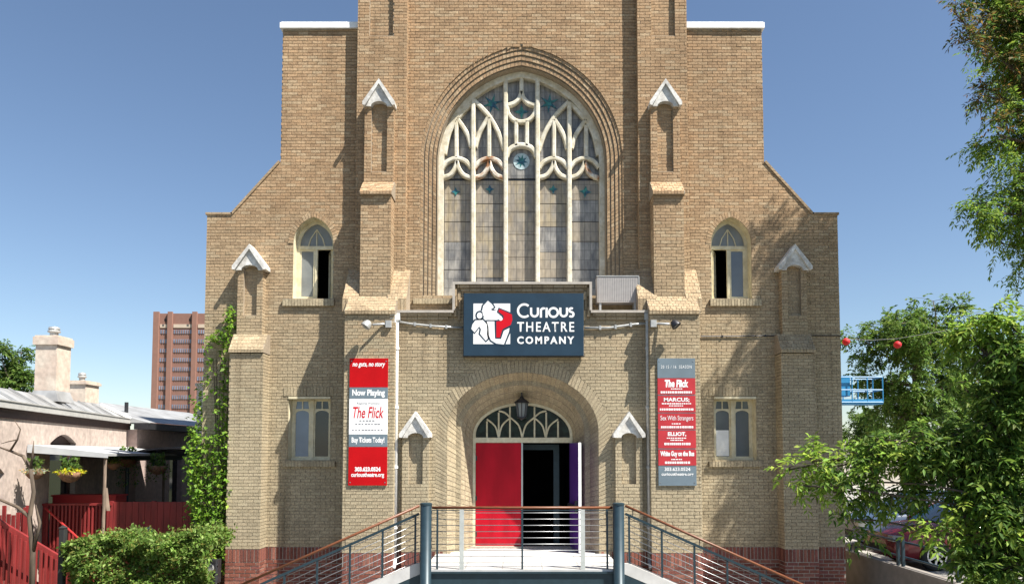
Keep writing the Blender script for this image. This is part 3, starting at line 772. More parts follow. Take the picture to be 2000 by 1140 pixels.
# --- side windows, pointed
for (s, cx, pr) in SW:
    x0, x1 = pr[0][0], pr[-1][0]; hw = (x1 - x0)/2; zb = pr[0][1]; zsp = zz(474, 0); rise = max(p[1] for p in pr) - zsp
    YF = 0.24
    Wd = child('pointed_window', 'cream_paint', T, lambda q: (q.loft(p3(pr, -0.004), p3(pr, YF)), q.quad((x0, -0.004, zb), (x1, -0.004, zb), (x1, YF, zb), (x0, YF, zb)),
        q.plate(pr, YF, YF + 0.06, [arch(hw - 0.075, rise - 0.075, zsp, zb + 0.05, 10, cx)])))
    zt = zz(485, YF)
    child('transom', 'cream_paint', Wd, lambda q: q.box(cx - hw + 0.06, cx + hw - 0.06, YF - 0.02, YF + 0.05, zt - 0.03, zt + 0.045))
    inner = arch(hw - 0.07, rise - 0.07, zsp, zt + 0.04, 10, cx)
    child('fanlight', 'fog_glass', Wd, lambda q: q.plate(inner, YF + 0.03, YF + 0.04))
    for d in (-1, 0, 1):
        child('glazing_bar', 'cream_paint', Wd, lambda q: q.strip([(cx + d*hw*0.42, zt + 0.04), (cx + d*hw*0.30, zt + 0.22), (cx, zt + 0.40 if d == 0 else zt + 0.42)], 0.022, YF + 0.005, YF + 0.028))
    child('mullion', 'cream_paint', Wd, lambda q: q.box(cx - 0.028, cx + 0.028, YF - 0.005, YF + 0.05, zb + 0.04, zt - 0.03))
    op = 1 if s < 0 else -1
    # closed light
    a, b = sorted((cx - op*0.03, cx - op*(hw - 0.07)))
    sh = child('sash', 'cream_paint', Wd, lambda q: q.plate(rect(a, b, zb + 0.05, zt - 0.03), YF + 0.008, YF + 0.045, [rect(a + 0.035, b - 0.035, zb + 0.09, zt - 0.065)]))
    child('pane', 'grey_glass' if s > 0 else 'fog_glass', sh, lambda q: q.box(a + 0.03, b - 0.03, YF + 0.024, YF + 0.032, zb + 0.085, zt - 0.06))
    # open casement swung into the dark room
    a = cx + op*(hw - 0.075); ang = 1.15
    L = hw - 0.11; ca, sa = math.cos(ang), math.sin(ang)
    def cas(q):
        P = lambda u, v, z: (a - op*(u*ca) - op*v*sa, YF + 0.03 + u*sa - v*ca, z)
        for (u0, u1, z0, z1) in ((0, L, zb + 0.05, zb + 0.095), (0, L, zt - 0.075, zt - 0.035), (0, 0.035, zb + 0.095, zt - 0.075), (L - 0.035, L, zb + 0.095, zt - 0.075)):
            vs = [P(u, v, z) for u in (u0, u1) for v in (0, 0.035) for z in (z0, z1)]
            q.add(vs, [(0, 1, 3, 2), (4, 6, 7, 5), (0, 4, 5, 1), (2, 3, 7, 6), (0, 2, 6, 4), (1, 5, 7, 3)])
    child('open_casement', 'cream_paint', Wd, cas)
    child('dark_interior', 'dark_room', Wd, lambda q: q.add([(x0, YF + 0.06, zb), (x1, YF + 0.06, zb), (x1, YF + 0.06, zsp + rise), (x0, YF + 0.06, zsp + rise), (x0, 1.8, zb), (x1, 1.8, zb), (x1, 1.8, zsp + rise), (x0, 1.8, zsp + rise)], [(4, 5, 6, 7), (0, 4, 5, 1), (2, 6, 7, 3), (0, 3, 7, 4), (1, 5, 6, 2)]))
    # brick arch ring round the head
    o2 = arch(hw + 0.11, rise + 0.12, zsp, zsp - 0.02, 10, cx); o1 = arch(hw, rise, zsp, zsp - 0.02, 10, cx)
    ring(p3(o2, -0.012), p3(o1, -0.012), 26, gap=0.14, proud=0.008)
# --- square-headed lower windows
for (s, x0, x1, zb, zt) in LW:
    YF = 0.20; cx = (x0 + x1)/2
    Wd = child('square_window', 'cream_paint', T, lambda q: (q.loft([(x0, -0.004, zb), (x0, -0.004, zt), (x1, -0.004, zt), (x1, -0.004, zb)], [(x0 + 0.02, YF, zb), (x0 + 0.02, YF, zt - 0.02), (x1 - 0.02, YF, zt - 0.02), (x1 - 0.02, YF, zb)], True),
        q.plate(rect(x0, x1, zb, zt), YF, YF + 0.06, [rect(x0 + 0.07, x1 - 0.07, zb + 0.06, zt - 0.07)])))
    child('head_moulding', 'cream_paint', Wd, lambda q: q.box(x0 - 0.0, x1 + 0.0, -0.03, 0.06, zt - 0.05, zt - 0.002))
    child('mullion', 'cream_paint', Wd, lambda q: q.box(cx - 0.04, cx + 0.04, YF - 0.02, YF + 0.05, zb + 0.05, zt - 0.06))
    zh = zt - 0.36
    for d in (-1, 1):
        a, b = sorted((cx + d*0.04, cx + d*((x1 - x0)/2 - 0.06))); m = (a + b)/2; hwp = (b - a)/2
        hp = arch(hwp - 0.03, 0.075, zh + 0.0, zb + 0.10, 6, m, 'point' if False else 'ell')
        sh = child('sash', 'cream_paint', Wd, lambda q: q.plate(rect(a, b, zb + 0.055, zt - 0.06), YF + 0.012, YF + 0.045, [hp, [(a + 0.03, zh + 0.11), (m - 0.012, zh + 0.11), (m - 0.012, zt - 0.09), (a + 0.05, zt - 0.09)][::1], [(m + 0.012, zh + 0.11), (b - 0.03, zh + 0.11), (b - 0.05, zt - 0.09), (m + 0.012, zt - 0.09)]]))
        mm = 'dark_glass' if (s < 0 and d > 0) else ('sky_reflect_glass' if s < 0 else 'grey_glass')
        child('pane', mm, sh, lambda q: q.box(a + 0.02, b - 0.02, YF + 0.03, YF + 0.036, zb + 0.08, zt - 0.08))
        if s > 0 and d < 0:
            child('paper_blind', 'white_metal', Wd, lambda q: q.box(a + 0.035, b - 0.04, YF + 0.022, YF + 0.028, zb + 0.11, zb + 0.66))
    child('bottom_rail', 'cream_paint', Wd, lambda q: q.box(x0 + 0.02, x1 - 0.02, YF - 0.06, YF + 0.02, zb + 0.003, zb + 0.07))
    # soldier course over the head
    for i in range(int((x1 - x0 + 0.2)/0.07)):
        u = x0 - 0.1 + i*0.07
        BR.add([(p, q, r) for p in (u, u + 0.06) for q in (-0.024 + R.uniform(-0.002, 0.002), 0.0) for r in (zt + 0.012, zt + 0.20)], [(0, 1, 3, 2), (4, 6, 7, 5), (0, 4, 5, 1), (2, 3, 7, 6), (0, 2, 6, 4), (1, 5, 7, 3)], bcol('buff', zt))
# --- doorway: fanlight, frame, leaves
cx = DR['cx']
fo = arch(xo(97, 850, YD), zz(786, YD) - zz(850, YD), zz(850, YD), 1.10, 18, cx, 'ell')
xj = xo(97, 850, YD); fw = 0.055
zTr0, zTr1 = zz(864, YD), zz(854, YD)
fi = arch(xj - fw, zz(786, YD) - zz(850, YD) - fw, zz(850, YD), zTr1, 18, cx, 'ell')
DF = child('door_frame', 'cream_paint', T, lambda q: q.plate(fo, YD - 0.02, YD + 0.10, [fi, rect(cx - xj + fw, cx + xj - fw, 1.101, zTr0)]))
child('fanlight_glass', 'green_glass', DF, lambda q: q.plate(fi, YD + 0.05, YD + 0.06))
def FW(px, py): return (xx(px, py, YD), zz(py, YD))
fb = 0.036
for px, yt in ((951, 822), (974, 805), (996, 794), (1044, 794), (1067, 805), (1090, 822)):
    child('fanlight_bar', 'cream_paint', DF, lambda q: q.strip([FW(px, 855), FW(px, yt)], fb, YD - 0.01, YD + 0.045))
for (a, b) in (((974, 855), (951, 818)), ((974, 855), (997, 815)), ((1020, 855), (997, 815)), ((1020, 855), (1043, 815)), ((1066, 855), (1043, 815)), ((1066, 855), (1090, 818))):
    mid = (a[0] + (b[0]-a[0])*0.30, a[1] + (b[1]-a[1])*0.62)
    child('fanlight_bar', 'cream_paint', DF, lambda q: q.strip([FW(*p) for p in smooth([a, mid, b])], fb, YD - 0.012, YD + 0.045))
for (a, b) in (((997, 815), (974, 802)), ((1043, 815), (1067, 802))):
    child('fanlight_bar', 'cream_paint', DF, lambda q: q.strip([FW(*p) for p in smooth([a, ((a[0]+b[0])/2, min(a[1], b[1]) + 3), b])], fb, YD - 0.012, YD + 0.045))
xd0 = cx - xj + fw + 0.004; xm = xx(1018, 960, YD)
DL = child('red_door', 'door_red', T, lambda q: q.bbox(xd0, xm, YD - 0.005, YD + 0.045, 1.115, zTr0 - 0.006, 0.006))
child('door_edge', 'post_steel', DL, lambda q: q.box(xm + 0.002, xm + 0.035, YD - 0.012, YD + 0.04, 1.115, zTr0 - 0.006))
child('hinge', 'dark_metal', DL, lambda q: [q.box(xd0 + 0.0, xd0 + 0.03, YD - 0.015, YD - 0.004, z, z + 0.1) for z in (1.35, 2.1, 2.95)])
# purple leaf standing open to the outside
hx, hy = cx + xj - fw - 0.01, YD - 0.02
ang = math.radians(97.5); wl_ = 0.94
dv = Vector((-math.cos(ang), -math.sin(ang), 0)); nv = Vector((dv.y, -dv.x, 0))
dv = Vector((abs(math.cos(ang)), -math.sin(ang), 0)); nv = Vector((math.sin(ang), abs(math.cos(ang)), 0))
def dleaf(q, u0, u1, t0, t1, z0, z1):
    vs = [Vector((hx, hy, 0)) + dv*u + nv*t + Vector((0, 0, z)) for u in (u0, u1) for t in (t0, t1) for z in (z0, z1)]
    q.add(vs, [(0, 1, 3, 2), (4, 6, 7, 5), (0, 4, 5, 1), (2, 3, 7, 6), (0, 2, 6, 4), (1, 5, 7, 3)])
PL = child('purple_door', 'door_purple', T, lambda q: dleaf(q, 0, wl_, 0, 0.045, 1.12, zTr0 - 0.01))
child('door_edge', 'white_metal', PL, lambda q: dleaf(q, wl_ + 0.001, wl_ + 0.012, -0.002, 0.055, 1.12, zTr0 - 0.01))
child('panic_bar', 'dark_metal', PL, lambda q: (dleaf(q, 0.12, wl_ - 0.1, -0.075, -0.04, 2.0, 2.06), dleaf(q, wl_ - 0.12, wl_ - 0.06, -0.06, -0.001, 1.9, 2.15)))
# dark vestibule behind the open leaf
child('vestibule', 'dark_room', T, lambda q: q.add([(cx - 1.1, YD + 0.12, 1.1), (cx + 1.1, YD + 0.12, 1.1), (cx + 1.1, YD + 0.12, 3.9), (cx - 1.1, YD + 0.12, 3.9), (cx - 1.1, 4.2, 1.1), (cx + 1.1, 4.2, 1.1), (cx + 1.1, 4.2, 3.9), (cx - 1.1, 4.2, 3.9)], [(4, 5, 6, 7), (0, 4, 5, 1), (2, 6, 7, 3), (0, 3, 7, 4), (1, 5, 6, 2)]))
child('inner_door_jamb', 'teal_steel', T, lambda q: (q.box(xx(1081, 950, 0.9), xx(1092, 950, 0.9), 0.85, 0.95, 1.12, 3.3), q.box(xx(1020, 950, 0.9), xx(1081, 950, 0.9), 0.85, 0.95, 3.18, 3.3)))
# --- remaining brickwork of the front: one part, and the nearest bricks singly
bo = BR.build('brickwork', 'brick', T); tag(bo, kind='stuff')
protos = []
for i in range(12):
    b = MB(); c = bcol('buff', 2.0 + 0.4*i); pr = 0.012
    b.add([(0, -pr, 0), (0.203, -pr, 0), (0.203, -pr, 0.058), (0, -pr, 0.058), (0, 0, 0), (0.203, 0, 0), (0.203, 0, 0.058), (0, 0, 0.058)], [(0, 1, 2, 3), (0, 4, 5, 1), (1, 5, 6, 2), (2, 6, 7, 3), (3, 7, 4, 0)], c)
    me = b.mesh('brick'); me.materials.append(M['brick']); protos.append(me)
for (p, z) in FULL:
    i = min(11, max(0, int((z - 1.2)/0.42) + R.randint(-3, 3)))
    link('brick', protos[i], None, T, (p.x, p.y + R.uniform(-0.003, 0.002), p.z))
# ------------------------------------------------------------------ landing, stairs, guard rails
YL = -2.85; ZL = 1.10; XL = 1.72; SLP = 0.444; RUN = 2.48; YS = -1.35
LS = thing('entrance_landing', (0, -1.7, 0), 'pale concrete entrance landing with a flight of steps down each side', 'landing')
child('landing_slab', 'concrete', LS, lambda q: q.box(-XL, XL, YL, YP - 0.02, ZL - 0.10, ZL))
child('threshold', 'concrete', LS, lambda q: q.box(DR['cx'] - 1.45, DR['cx'] + 1.45, YP - 0.02, YD + 0.12, ZL - 0.1, ZL + 0.006))
child('fascia_beam', 'teal_steel', LS, lambda q: (q.box(-XL + 0.0, XL, YL - 0.012, YL + 0.06, ZL - 0.42, ZL - 0.035), q.box(-XL, XL, YL - 0.05, YL - 0.012, ZL - 0.065, ZL - 0.035), q.box(-XL, XL, YL - 0.05, YL - 0.012, ZL - 0.42, ZL - 0.395)))
child('support_wall', 'grey_concrete', LS, lambda q: q.box(-XL + 0.2, XL - 0.2, YL + 0.2, YP - 0.05, -0.05, ZL - 0.10))
for x in (-1.0, -0.35, 0.35, 1.0):
    child('joint_strip', 'grey_concrete', LS, lambda q: q.box(x - 0.004, x + 0.004, YL + 0.02, YP - 0.04, ZL, ZL + 0.0015))
NS = 7; rise = ZL/NS; tread = RUN/NS
for s in (-1, 1):
    for i in range(NS - 1):
        zt = ZL - rise*(i + 1); a, b = sorted((s*(XL + tread*i), s*(XL + tread*(i + 1) + 0.02)))
        child('step', 'concrete', LS, lambda q: (q.box(a, b, YL + 0.12, YS, zt - 0.06, zt), q.box(min(a, b) + 0.03, max(a, b) - 0.03, YL + 0.14, YS, -0.05, zt - 0.06)))
    # sloping kerb on the street side, steel stringer below it
    P = [(XL, ZL + 0.10), (XL + 0.12, ZL + 0.10), (XL + RUN + 0.3, 0.06), (XL + RUN + 0.3, 0.0), (XL + RUN - 0.05, 0.0), (XL, ZL - 0.06)]
    child('kerb', 'concrete', LS, lambda q: q.plate([(s*x, z) for x, z in P][::-s], YL, YL + 0.12))
    P2 = [(XL, ZL - 0.062), (XL + RUN - 0.06, 0.0), (XL + RUN - 0.5, 0.0), (XL, ZL - 0.36)]
    child('stringer', 'teal_steel', LS, lambda q: q.plate([(s*x, z) for x, z in P2][::-s], YL + 0.004, YL + 0.10))
# round posts
for s in (-1, 1):
    x = s*1.665
    sp = 'left' if s < 0 else 'right'
    P = thing('steel_post', (x, YL - 0.06, 0), 'thick round blue-grey steel post at the %s corner of the landing' % sp, 'post', 'corner posts of the landing')
    child('post_shaft', 'teal_steel', P, lambda q: q.lathe([(0.098, 0.0), (0.098, zz(984, YL)), (0.092, zz(984, YL) + 0.01)], (x, YL - 0.06, 0), 28), True)
    child('post_cap', 'teal_steel', P, lambda q: q.lathe([(0.104, zz(984, YL) - 0.012), (0.104, zz(984, YL) + 0.022), (0.07, zz(984, YL) + 0.034)], (x, YL - 0.06, 0), 28))
    child('base_plate', 'teal_steel', P, lambda q: q.lathe([(0.17, 0.0), (0.17, 0.02), (0.1, 0.03)], (x, YL - 0.06, 0), 20))
ZH = 2.16
def guard(name, label, p0, p1, posts, ncab, wide=()):
    # p0, p1: foot of the guard (x, y, z) at both ends
    p0, p1 = Vector(p0), Vector(p1)
    g_ = thing(name, tuple((p0 + p1)/2), label, 'railing', 'cable railings of the entrance')
    up = lambda t, h: p0 + (p1 - p0)*t + Vector((0, 0, h))
    h = ZH - ZL
    child('handrail', 'rail_wood', g_, lambda q: q.tube([up(0, h), up(0.5, h - 0.002), up(1, h)], 0.024, 10), True)
    if abs(p1.z - p0.z) > 0.1:
        child('top_rail', 'teal_steel', g_, lambda q: q.beam(up(0, h - 0.14), up(1, h - 0.14), 0.05, 0.045))
        for t in np.linspace(0.04, 0.96, 6):
            child('rail_bracket', 'dark_metal', g_, lambda q: q.beam(up(t, h - 0.12), up(t, h - 0.015), 0.012, 0.012))
    else:
        child('top_rail', 'teal_steel', g_, lambda q: q.beam(up(0, h - 0.045), up(1, h - 0.045), 0.03, 0.012))
    for t in posts:
        wd = 0.075 if t in wide else 0.032
        child('rail_post', 'post_steel' if t in wide else 'teal_steel', g_, lambda q: q.box(up(t, 0).x - wd/2, up(t, 0).x + wd/2, p0.y - 0.018, p0.y + 0.018, up(t, 0).z - 0.02, up(t, h - (0.15 if abs(p1.z-p0.z) > 0.1 else 0.03)).z))
    for i in range(ncab):
        z = 0.11 + (h - (0.30 if abs(p1.z-p0.z) > 0.1 else 0.20))*i/(ncab - 1)
        child('cable', 'cable_steel', g_, lambda q: q.tube([up(0, z), up(1, z)], 0.0065, 6), True)
guard('cable_railing', 'level cable railing with wooden handrail across the front of the landing', (-1.57, YL + 0.02, ZL), (1.57, YL + 0.02, ZL), (0.03, 0.165, 0.5, 0.835, 0.97), 9, (0.165, 0.835))
for s in (-1, 1):
    side = 'left' if s < 0 else 'right'
    e = 3.15
    guard('cable_railing', 'sloping cable railing with wooden handrail down the %s flight of steps' % side, (s*1.80, YL + 0.06, ZL + 0.03), (s*(1.80 + e), YL + 0.06, ZL + 0.03 - SLP*e), (0.02, 0.20, 0.38, 0.56, 0.74, 0.92), 8)

# ------------------------------------------------------------------ lettering
_fonts = {}
def text(name, s, m, parent, cx, z, y, height, width=None, bold=0.0, shear=0.0, align='CENTER', spacing=1.0, ext=0.002):
    cu = bpy.data.curves.new('t', 'FONT'); cu.body = s; cu.size = 1.0; cu.align_x = align; cu.shear = shear
    cu.space_character = spacing; cu.offset = bold; cu.resolution_u = 3
    ob = bpy.data.objects.new('t', cu); COL.objects.link(ob)
    dg = bpy.context.evaluated_depsgraph_get(); me = bpy.data.meshes.new_from_object(ob.evaluated_get(dg))
    bpy.data.objects.remove(ob); bpy.data.curves.remove(cu)
    n = len(me.vertices); co = np.zeros(n*3, dtype=np.float64); me.vertices.foreach_get('co', co); co = co.reshape(-1, 3)
    lo, hi = co.min(0), co.max(0)
    sc = height/(hi[1] - lo[1]); sx = sc if width is None else width/(hi[0] - lo[0])
    o = org(parent)
    out = np.zeros_like(co)
    c0 = (lo[0] + hi[0])/2 if align == 'CENTER' else lo[0]
    out[:, 0] = (co[:, 0] - c0)*sx + cx - o.x; out[:, 1] = y - o.y; out[:, 2] = (co[:, 1] - lo[1])*sc + z - o.z
    me.vertices.foreach_set('co', out.ravel()); me.update()
    return link(name, me, m, parent)

# ------------------------------------------------------------------ main sign
YSG = YP - 0.24
sx0, sx1 = xx(905, 633, YSG), xx(1140, 633, YSG); sz0, sz1 = zz(694, YSG), zz(573, YSG)
SG = thing('theatre_sign', ((sx0 + sx1)/2, YP, sz0), 'dark blue theatre sign box with white lettering and a red and white emblem', 'sign')
child('sign_box', 'sign_blue', SG, lambda q: q.bbox(sx0, sx1, YSG, YP - 0.03, sz0, sz1, 0.012))
for za_, zb_ in ((sz1 + 0.001, sz1 + 0.012), (sz0 - 0.012, sz0 - 0.001)): child('sign_rim', 'dark_metal', SG, lambda q: q.box(sx0 - 0.012, sx1 + 0.012, YSG + 0.02, YP - 0.032, za_, zb_))
for x in (sx0 + 0.3, sx1 - 0.3): child('bracket', 'dark_metal', SG, lambda q: q.box(x - 0.03, x + 0.03, YP - 0.05, YP + 0.0, sz0 + 0.2, sz1 - 0.2))
yt = YSG - 0.003
def SX(px): return xx(px, 633, YSG)
def SZ(py): return zz(py, YSG)
# "Curious" in a round geometric hand: every letter a stroked path
def stroke(name, letters, m, parent, wd, y):
    b = MB()
    for pts in letters:
        P = [Vector(p) for p in pts]
        n = len(P); L = []; Q = []
        for i, p in enumerate(P):
            d = (P[min(i+1, n-1)] - P[max(i-1, 0)]).normalized(); nn = Vector((-d.y, d.x))*wd*0.5
            L.append(p + nn); Q.append(p - nn)
        b.add([(v.x, y, v.y) for v in L] + [(v.x, y, v.y) for v in Q], [(i, i+1, n+i+1, n+i) for i in range(n-1)])
    return b.build(name, m, parent)
def arc(cx_, cy_, r, a0, a1, n=18, ry=None):
    ry = r if ry is None else ry
    return [(SX(cx_ + r*math.cos(math.radians(a0 + (a1-a0)*i/n))), SZ(cy_ - ry*math.sin(math.radians(a0 + (a1-a0)*i/n)))) for i in range(n+1)]
def ln(*p): return [(SX(a), SZ(b)) for a, b in p]
lw = xo(4.3, 600, YSG)
cur = [arc(1024, 606.5, 12.3, 48, 312),
       ln((1037.3, 600.5), (1037.3, 610.5)) + arc(1044, 611, 6.7, 180, 360, 10) + ln((1050.7, 610.5), (1050.7, 600.5)),
       ln((1056.5, 620), (1056.5, 607)) + arc(1061.5, 607, 5.0, 180, 60, 8),
       ln((1067.6, 600.5), (1067.6, 620)),
       arc(1081, 610, 8.6, 0, 360, 24),
       ln((1094.5, 600.5), (1094.5, 610.5)) + arc(1101, 611, 6.5, 180, 360, 10) + ln((1107.5, 610.5), (1107.5, 600.5)),
       arc(1115.8, 605.4, 3.6, 40, 270, 10) + arc(1115.8, 613.6, 4.4, 90, -140, 10)]
stroke('lettering', cur, 'sign_white', SG, lw, yt)
text('lettering', 'THEATRE', 'sign_white', SG, SX(1010), SZ(647.5), yt, SZ(628.5) - SZ(647.5), SX(1121.5) - SX(1010), 0.012, 0, 'LEFT', 1.25)
text('lettering', 'COMPANY', 'sign_white', SG, SX(1010), SZ(671.5), yt, SZ(656.5) - SZ(671.5), SX(1121.5) - SX(1010), 0.035, 0, 'LEFT', 1.35)
def EZ(p): return (SX(880 + p[0]/7.143), SZ(560 + p[1]/7.143))
def emb(name, m, pts, k, grow=0.0):
    P = [Vector(EZ(p)) for p in pts]
    if grow:
        n = len(P); ar = sum(P[i].x*P[(i+1) % n].y - P[(i+1) % n].x*P[i].y for i in range(n)); sg = 1 if ar > 0 else -1
        Q = []
        for i in range(n):
            d0 = (P[i] - P[i-1]).normalized(); d1 = (P[(i+1) % n] - P[i]).normalized(); d = (d0 + d1)
            d = d.normalized() if d.length > 1e-6 else d0
            Q.append(P[i] + Vector((d.y, -d.x))*grow*sg)
        P = Q
    ar = sum(P[i].x*P[(i+1) % len(P)].y - P[(i+1) % len(P)].x*P[i].y for i in range(len(P)))
    if ar < 0: P = P[::-1]
    return child(name, m, SG, lambda q: q.plate([tuple(p) for p in P], YSG - 0.002 - 0.0012*k, YSG - 0.001))
emb('emblem_field', 'sign_white', [(318, 233), (832, 233), (832, 797), (318, 797)], 0)
f1 = [(520, 195), (575, 240), (605, 285), (560, 315), (545, 345), (590, 335), (630, 348), (668, 385), (665, 425), (625, 462), (560, 462), (500, 455), (455, 400), (440, 335), (455, 265)]
f2 = [(345, 468), (450, 462), (505, 520), (512, 600), (508, 660), (520, 720), (492, 752), (412, 655), (425, 590), (400, 552), (335, 636), (290, 585), (305, 525)]
f3 = [(505, 480), (612, 480), (620, 712), (700, 716), (745, 610), (822, 572), (815, 625), (745, 802), (640, 790), (565, 745), (535, 680), (528, 560)]
f4 = [(680, 310), (855, 385), (862, 465), (840, 530), (725, 590), (705, 650), (690, 706), (640, 706), (640, 482), (700, 475), (742, 440), (738, 400), (668, 345)]
c5 = [(405 + 38*math.cos(t*0.5236), 400 + 45*math.sin(t*0.5236)) for t in range(12)]
g_ = 0.034
for pp in (c5, f1, f2, f3, f4): emb('emblem_outline', 'sign_blue', pp, 1 if pp is not f4 else 3, g_)
emb('emblem_shape', 'sign_white', c5, 2); emb('emblem_shape', 'sign_white', f1, 2.5); emb('emblem_shape', 'sign_white', f2, 2.2); emb('emblem_shape', 'sign_white', f3, 2)
emb('emblem_shape', 'sign_red', f4, 4)
emb('emblem_shape', 'sign_white', [(700 + 27*math.cos(t*0.5236), 445 + 27*math.sin(t*0.5236)) for t in range(12)], 5)

# ------------------------------------------------------------------ banners
YN = YB - 0.045
def banner(name, label, px0, px1, py0, py1, bands):
    x0, x1 = xx(px0, 820, YN), xx(px1, 820, YN)
    B = thing(name, ((x0 + x1)/2, YB, zz(py1, YN)), label, 'banner', 'wall banners')
    child('backing_board', 'grey_metal', B, lambda q: q.box(x0 + 0.01, x1 - 0.01, YN + 0.012, YB - 0.012, zz(py1, YN) + 0.01, zz(py0, YN) - 0.01))
    for (a, b, m) in bands:
        child('panel', m, B, lambda q: q.bbox(x0, x1, YN, YN + 0.011, zz(b, YN) + 0.003, zz(a, YN) - 0.003, 0.003))
    for xk in (x0 + 0.04, x1 - 0.04):
        for zk in (zz(py0 + 6, YN), zz(py1 - 6, YN)):
            child('fixing_screw', 'cable_steel', B, lambda q: q.lathe([(0.012, -0.004), (0.012, 0.0)], (xk, YN - 0.001, zk), 10, 'y'))
    return B, (x0 + x1)/2
yb_ = YN - 0.0025
def tl(B, cx_, s, px_w, y0, y1, m='sign_white', bold=0.02, shear=0.0, spacing=1.0, dx=0):
    text('lettering', s, m, B, cx_ + xo(dx, 820, YN), zz(y1, YN), yb_, zz(y0, YN) - zz(y1, YN), xo(px_w, 820, YN), bold, shear, 'CENTER', spacing)
B1, bx = banner('wall_banner', 'tall red banner with a white show panel on the left buttress', 681.5, 757, 699, 947.5, ((699, 756, 'banner_red'), (756, 778, 'banner_slate'), (778, 848, 'sign_white'), (848, 872, 'banner_slate'), (872, 947.5, 'banner_red')))
tl(B1, bx, 'no guts, no story', 64, 707, 718, bold=0.03, shear=0.2)
tl(B1, bx, 'Now Playing', 64, 760, 776, bold=0.04)
tl(B1, bx, 'Regional Premiere', 44, 785, 790, 'print_grey', 0)
tl(B1, bx, 'The Flick', 60, 794, 816, 'sign_red', 0.012, 0.25)
for (y0, wpx) in ((820, 34), (826.5, 50), (838, 62)):
    for i in range(int(wpx/6)):
        u = bx + xo(-wpx/2 + i*6.2, 820, YN); v = u + xo(R.uniform(2.6, 5.2), 820, YN)
        child('fine_print', 'print_grey', B1, lambda q: q.box(u, v, YN - 0.002, YN - 0.0005, zz(y0 + 2.4, YN), zz(y0, YN)))
tl(B1, bx, 'Buy Tickets Today!', 64, 853, 867, bold=0.035)
tl(B1, bx, '303.623.0524', 50, 911, 920, bold=0.05)
tl(B1, bx, 'curioustheatre.org', 64, 922, 933, bold=0.03)
B2, bx = banner('wall_banner', 'tall slate banner with five red show panels on the right buttress', 1285, 1359, 699, 948, ((699, 738, 'banner_slate'), (738, 770, 'banner_pink'), (772, 805, 'banner_pink'), (806.5, 838, 'banner_pink'), (839.5, 875, 'banner_pink'), (877, 908.5, 'banner_pink'), (909.5, 948, 'banner_slate')))
tl(B2, bx, '20 15 / 16  SEASON', 60, 713, 719, bold=0.0, spacing=1.2)
tl(B2, bx, 'The Flick', 46, 741, 756, bold=0.05, shear=0.1); tl(B2, bx, 'MARCUS;', 50, 776, 785, bold=0.03); tl(B2, bx, 'Sex With Strangers', 64, 811, 823, bold=0.0)
tl(B2, bx, 'ELLIOT,', 36, 843, 852, bold=0.04); tl(B2, bx, 'White Guy on the Bus', 66, 880, 893, bold=0.045)
for (y0, wpx, h) in ((758, 22, 2), (763.5, 62, 4), (786.5, 58, 2.4), (791, 30, 2), (797, 66, 4), (826, 20, 2), (831.5, 62, 4), (854, 40, 2), (858, 26, 2), (864, 50, 4.5), (895.5, 24, 2), (900.5, 48, 4.5)):
    i = -wpx/2
    while i < wpx/2 - 2:
        wv = R.uniform(2.0, 4.6); u = bx + xo(i, 820, YN); v = u + xo(wv, 820, YN); i += wv + R.uniform(0.6, 1.5)
        child('fine_print', 'sign_white', B2, lambda q: q.box(u, v, YN - 0.002, YN - 0.0005, zz(y0 + h, YN), zz(y0, YN)))
tl(B2, bx, '303.623.0524', 50, 912, 919, bold=0.02); tl(B2, bx, 'curioustheatre.org', 62, 922, 930, bold=0.02)

# ------------------------------------------------------------------ downpipes, conduit, floodlights, vent, lantern
def pipe(label, px, m, y, r, ytop=610):
    x = xx(px, 800, y); zt = zz(ytop, y)
    P = thing('downpipe', (x, y, 1.0), label, 'pipe', 'downpipes beside the doorway')
    child('pipe', m, P, lambda q: q.tube([(x, y, 0.95), (x, y, zt - 0.1), (x, y + 0.02, zt)], r, 12), True)
    for z in (1.6, 2.8, 4.0, 5.2):
        child('pipe_clip', m, P, lambda q: q.tube([(x, y, z), (x, y, z + 0.05)], r*1.35, 12))
    child('pipe_head', m, P, lambda q: q.box(x - r*1.6, x + r*1.6, y - r*1.4, y + 0.12, zt - 0.16, zt - 0.02))
    child('pipe_shoe', m, P, lambda q: q.tube([(x, y, 1.0), (x, y - 0.05, 0.9), (x, y - 0.16, 0.84)], r*1.05, 12), True)
pipe('white metal downpipe between the red banner and the doorway', 773.5, 'white_metal', YP - 0.06, 0.042)
pipe('grey metal downpipe between the doorway and the slate banner', 1266, 'grey_metal', YP - 0.06, 0.042)
def conduit(label, pts, r, m='grey_metal'):
    c = thing('conduit', pts[0], label, 'conduit', 'conduits across the front wall')
    child('conduit_tube', m, c, lambda q: q.tube(pts, r, 8), True)
    for i in range(1, 4):
        p = Vector(samp(pts, i/4))
        child('conduit_clip', m, c, lambda q: q.box(p.x - 0.02, p.x + 0.02, p.y - r*1.3, p.y + r*1.6, p.z - r*1.6, p.z + r*1.6))
yc = YP - 0.05
def CP(px, py, y=yc): return (xx(px, py, y), y, zz(py, y))
conduit('pale conduit running along the wall from the white downpipe to the sign', [CP(780, 628), CP(800, 632), CP(850, 637), CP(903, 640)], 0.022)
conduit('grey conduit running along the wall from the sign to the right floodlight', [CP(1142, 640), CP(1190, 640), CP(1240, 633), CP(1262, 632)], 0.026)
conduit('thin white conduit climbing beside the white downpipe', [CP(767.5, 1060, YB + 0.12), CP(767.5, 850, YB + 0.12), CP(767.5, 700, YB + 0.12), CP(767.5, 628, YB + 0.12)], 0.016, 'white_metal')
